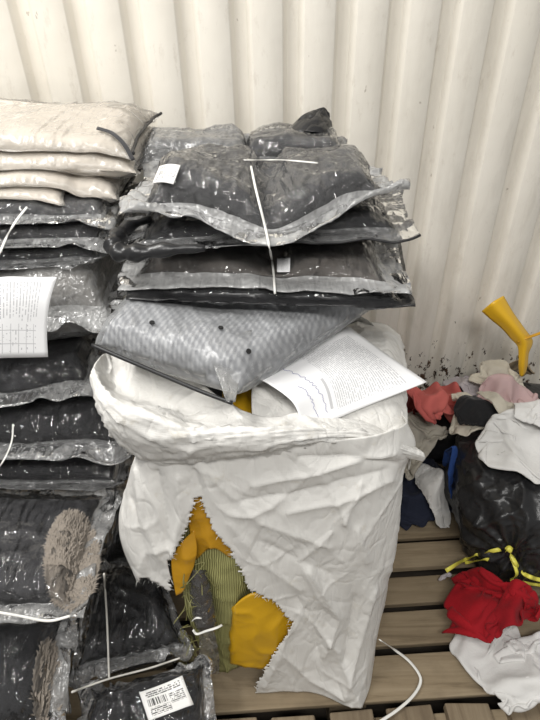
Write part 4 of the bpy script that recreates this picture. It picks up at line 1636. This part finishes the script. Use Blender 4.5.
def bin_liner():
    t = thing('bin_bag', 'black bin liner tied with a yellow drawstring, clothes heaped on top', 'bag', (.66, 1.05, PT))
    nu, nv = 220, 120
    u, v = np.meshgrid(np.linspace(-math.pi, math.pi, nu), np.linspace(-math.pi / 2, math.pi / 2, nv), indexing='ij')

    def se(c, e):
        return np.sign(c) * np.abs(c) ** e
    p = np.stack([.71 + .205 * se(np.cos(u), .75) * se(np.cos(v), .7), 1.0 + .215 * se(np.sin(u), .8) * se(np.cos(v), .7), (.335 + .185 * se(np.sin(v), .7))], -1)
    cen = np.array([.71, 1.0, .325])
    nn = (p - cen) / np.linalg.norm(p - cen, axis=-1, keepdims=True)
    knot = P(509, 549, .83)
    r = p - knot
    ang = np.arctan2(r[..., 2], r[..., 0])
    dist = np.linalg.norm(r, axis=-1)
    d = noise(p, 4.5, 2) * .03 + (ridged(p, 7, 3) - .3) * .014 + (ridged(p * np.array([1, 1, .5]), 18, 6, 5) - .15) * .006 + (ridged(p * np.array([.5, 1, 1]), 34, 16, 5) - .15) * .0025
    d += np.sin(ang * 13 + noise(p, 6, 8) * 4) * .012 * np.exp(-dist / .14)
    d += -.015 * np.exp(-(dist / .06) ** 2)
    p = p + nn * d[..., None]
    p[..., 2] = np.maximum(p[..., 2], PT + .002 + .004 * noise(p, 20, 3) ** 2)
    mk('liner', p.reshape(-1, 3), gfaces(nu, nv), M['bin'], t)
    h_splat(p)
    HM[:] = h_fill(HM)
    for pix, w in (([(447, 569), (462, 561), (477, 555), (492, 551), (508, 548)], .0055), ([(465, 563), (482, 560), (499, 558), (507, 550)], .0045),
                   ([(509, 549), (515, 562), (523, 573), (533, 578), (545, 581)], .0055), ([(508, 551), (514, 564), (517, 575), (511, 580), (526, 583), (545, 586)], .0045)):
        pts = path_on([p], pix, .016)
        if pix[0] == (447, 569):
            pts = blur(np.concatenate([[P(446, 571, .795), P(451, 568, .795), P(456, 564, .795)], pts]), 2, (0,))
        tube('drawstring', pts, w, M['cord'], t, 8, flat=.3, up=(0, -.7, .7))['label'] = 'yellow drawstring'
    k = mk('knot', *knot_mesh(hit([p], 509, 549, .010)), M['cord'], t)
    k['label'] = 'yellow knot'
    return t, p


def knot_mesh(c):
    u, v = np.meshgrid(np.linspace(-math.pi, math.pi, 20), np.linspace(-1.57, 1.57, 12), indexing='ij')
    p = np.stack([np.cos(u) * np.cos(v) * .009, np.sin(u) * np.cos(v) * .008, np.sin(v) * .008], -1)
    p = p * (1 + .35 * noise(p, 160, 4))[..., None] + c
    return p.reshape(-1, 3), gfaces(20, 12)


cw = CM('white_cotton', (.70, .69, .67), (.62, .61, .59))
cc = CM('cream_cotton', (.62, .575, .48), (.52, .48, .40))
ck = CM('khaki_knit', (.40, .37, .31), (.30, .275, .235))
cp = CM('pink_cotton', (.64, .46, .45), (.54, .38, .38))
cco = CM('coral_cotton', (.56, .135, .115), (.44, .095, .085))
cn = CM('navy_cotton', (.014, .018, .035), (.02, .024, .042))
cbl = CM('blue_cotton', (.02, .06, .22), (.016, .045, .16))
crd = CM('red_jersey', (.33, .006, .012), (.25, .005, .01))
cdg = CM('dark_grey_jersey', (.035, .035, .037), (.05, .05, .05))
ctn = CM('tan_cotton', (.36, .28, .18), (.28, .22, .15))
clv = CM('pale_lilac_cotton', (.50, .46, .47), (.42, .38, .40))


garment('folded_garment', 'navy folded garment on the pallet beside the white sack', 'clothes', P(418, 484, 1.17), .36, .36, .14, .14, .3, cn, 1, bulk=.10)
garment('cloth_strip', 'white cloth strip hanging down beside the navy folded garment', 'clothes', P(433, 496, 1.10), .12, .30, .038, .13, .3, cw, 2, bulk=.09)
garment('crumpled_garment', 'blue cloth between the white strip and the black bin liner', 'clothes', P(446, 494, 1.11), .16, .26, .06, .12, 0, cbl, 3, bulk=.11)
BIN, pbin = bin_liner()
def back_bag():
    """the full bag under the back of the heap"""
    u, v = np.meshgrid(np.linspace(-math.pi, math.pi, 140), np.linspace(-math.pi / 2, math.pi / 2, 70), indexing='ij')

    def se(c, e):
        return np.sign(c) * np.abs(c) ** e
    p = np.stack([.76 + .29 * se(np.cos(u), .6) * se(np.cos(v), .6), 1.37 + .125 * se(np.sin(u), .6) * se(np.cos(v), .6), .275 + .12 * se(np.sin(v), .6)], -1)
    p[..., 2] -= .09 * np.clip((.60 - p[..., 0]) / .12, 0, 1) * (p[..., 2] > .25)
    p += (noise(p, 6, 4) * .02)[..., None] * np.array([1, .3, .7])
    p[..., 2] = np.maximum(p[..., 2], PT + .003)
    o = mk('bin_bag', p.reshape(-1, 3), gfaces(140, 70), M['bin'])
    tag(o, 'black bin bag buried under the clothes, between the drawstring bag and the wall', 'bag')
    h_splat(p)
    HM[:] = h_fill(HM)


back_bag()
garment('crumpled_garment', 'beige grey cloth in the gap behind the white sack', 'clothes', P(415, 448, 1.27), .46, .40, .16, .14, .2, ck, 4, bulk=.15, rough=.04)
garment('draped_garment', 'grey khaki cloth draped beside the black bin liner, under the coral red garment', 'clothes', P(423, 450, 1.19), .40, .36, .135, .125, .2, ck, 5, bulk=.10, rough=.03)
garment('crumpled_garment', 'tan cloth against the wall behind the yellow plastic piece', 'clothes', P(512, 362, 1.47), .26, .16, .10, .05, 0, ctn, 6, bulk=.08)
garment('crumpled_garment', 'small dark blue cloth by the foot of the yellow plastic piece', 'clothes', P(503, 372, 1.44), .18, .12, .07, .045, 0, cn, 8, bulk=.05)
garment('crumpled_garment', 'lilac grey cloth against the wall above the pale pink garment', 'clothes', P(474, 382, 1.41), .28, .2, .11, .08, .1, clv, 7, bulk=.05)
garment('crumpled_garment', 'coral red garment at the left end of the clothes heap', 'clothes', P(431, 410, 1.29), .48, .44, .165, .15, .5, cco, 9, bulk=.12, fold=9, rough=.03)
garment('crumpled_garment', 'cream garment at the very back of the heap near the wall', 'clothes', P(500, 384, 1.39), .34, .2, .14, .08, 0, cc, 12, bulk=.035)
garment('crumpled_garment', 'pale pink garment spread across the back of the clothes heap', 'clothes', P(510, 399, 1.29), .60, .30, .25, .11, -.1, cp, 11, bulk=.055, fold=11, rough=.02)
garment('crumpled_garment', 'cream cloth with soft folds beside the coral red garment', 'clothes', P(459, 421, 1.20), .28, .24, .10, .085, -.4, cc, 10, bulk=.04)
garment('crumpled_garment', 'small black garment in the middle of the clothes heap', 'clothes', P(480, 417, 1.17), .20, .15, .075, .055, -.6, M['black'], 14, bulk=.03)
garment('crumpled_garment', 'beige garment right of the small black garment', 'clothes', P(520, 418, 1.16), .36, .22, .15, .085, 0, cc, 15, bulk=.04)
garment('shirt', 'white shirt spread over the front of the clothes heap', 'clothes', P(540, 452, 1.02), .50, .30, .215, .115, .15, cw, 16, bulk=.04)
garment('shirt', 'pale shirt above the big white shirt, cut by the picture edge', 'clothes', P(545, 428, 1.08), .28, .22, .11, .085, .4, cw, 17, bulk=.04)
garment('crumpled_garment', 'white garment lying on the pallet below the red garment', 'clothes', P(521, 658, .64), .46, .36, .16, .125, .25, cw, 18, bulk=.09, fold=9)
garment('crumpled_garment', 'bright red garment lying against the black bin liner', 'clothes', P(502, 602, .75), .56, .46, .178, .145, -.1, crd, 19, bulk=.12, fold=9)
garment('cloth_scrap', 'small grey cloth tucked beside the red garment under the drawstring', 'clothes', P(460, 572, .85), .14, .11, .05, .04, 0, clv, 20, bulk=.02)

# ------------------------------------------------------------------ yellow plastic piece against the wall
rows = [[(482, 311, 1.43), (493, 302, 1.41), (503, 296, 1.44)], [(491, 319, 1.42), (501, 312, 1.40), (508, 305, 1.43)], [(502, 328, 1.41), (510, 322, 1.39), (514, 315, 1.42)],
        [(511, 338, 1.40), (519, 333, 1.38), (524, 329, 1.41)], [(518, 346, 1.39), (525, 343, 1.375), (532, 341, 1.40)], [(519, 356, 1.38), (524, 355, 1.37), (528, 353, 1.385)],
        [(519, 366, 1.375), (523, 366, 1.365), (527, 364, 1.38)], [(520, 375, 1.37), (522, 376, 1.365), (525, 372, 1.375)]]
t = thing('yellow_plastic_piece', 'bent yellow plastic piece leaning on the wall above the clothes', 'plastic piece', tuple(P(522, 375, 1.37)))
p = patch(np.array([[P(*c) for c in r] for r in rows]), 40, 14)
sheet('blade', p, M['yellow'], t, .006)
tube('hook', [P(517, 342, 1.385), P(526, 338, 1.38), (P(535, 335, 1.39)), P(548, 330, 1.40)], .006, M['tape'], t, 8, 14, .5)

# ------------------------------------------------------------------ strap loop on the pallet
pts = [P(380, 640, .60), PZ(392, 648, .20), PZ(408, 660, .185), PZ(419, 674, .17), PZ(420, 684, .162), PZ(412, 697, .160), PZ(396, 711, .160), PZ(376, 724, .160)]
o = tube('plastic_strap', pts, .0035, M['strap'], None, 8, 50, .4)
tag(o, 'white strap looping out from the sack hem onto the pallet', 'strap')
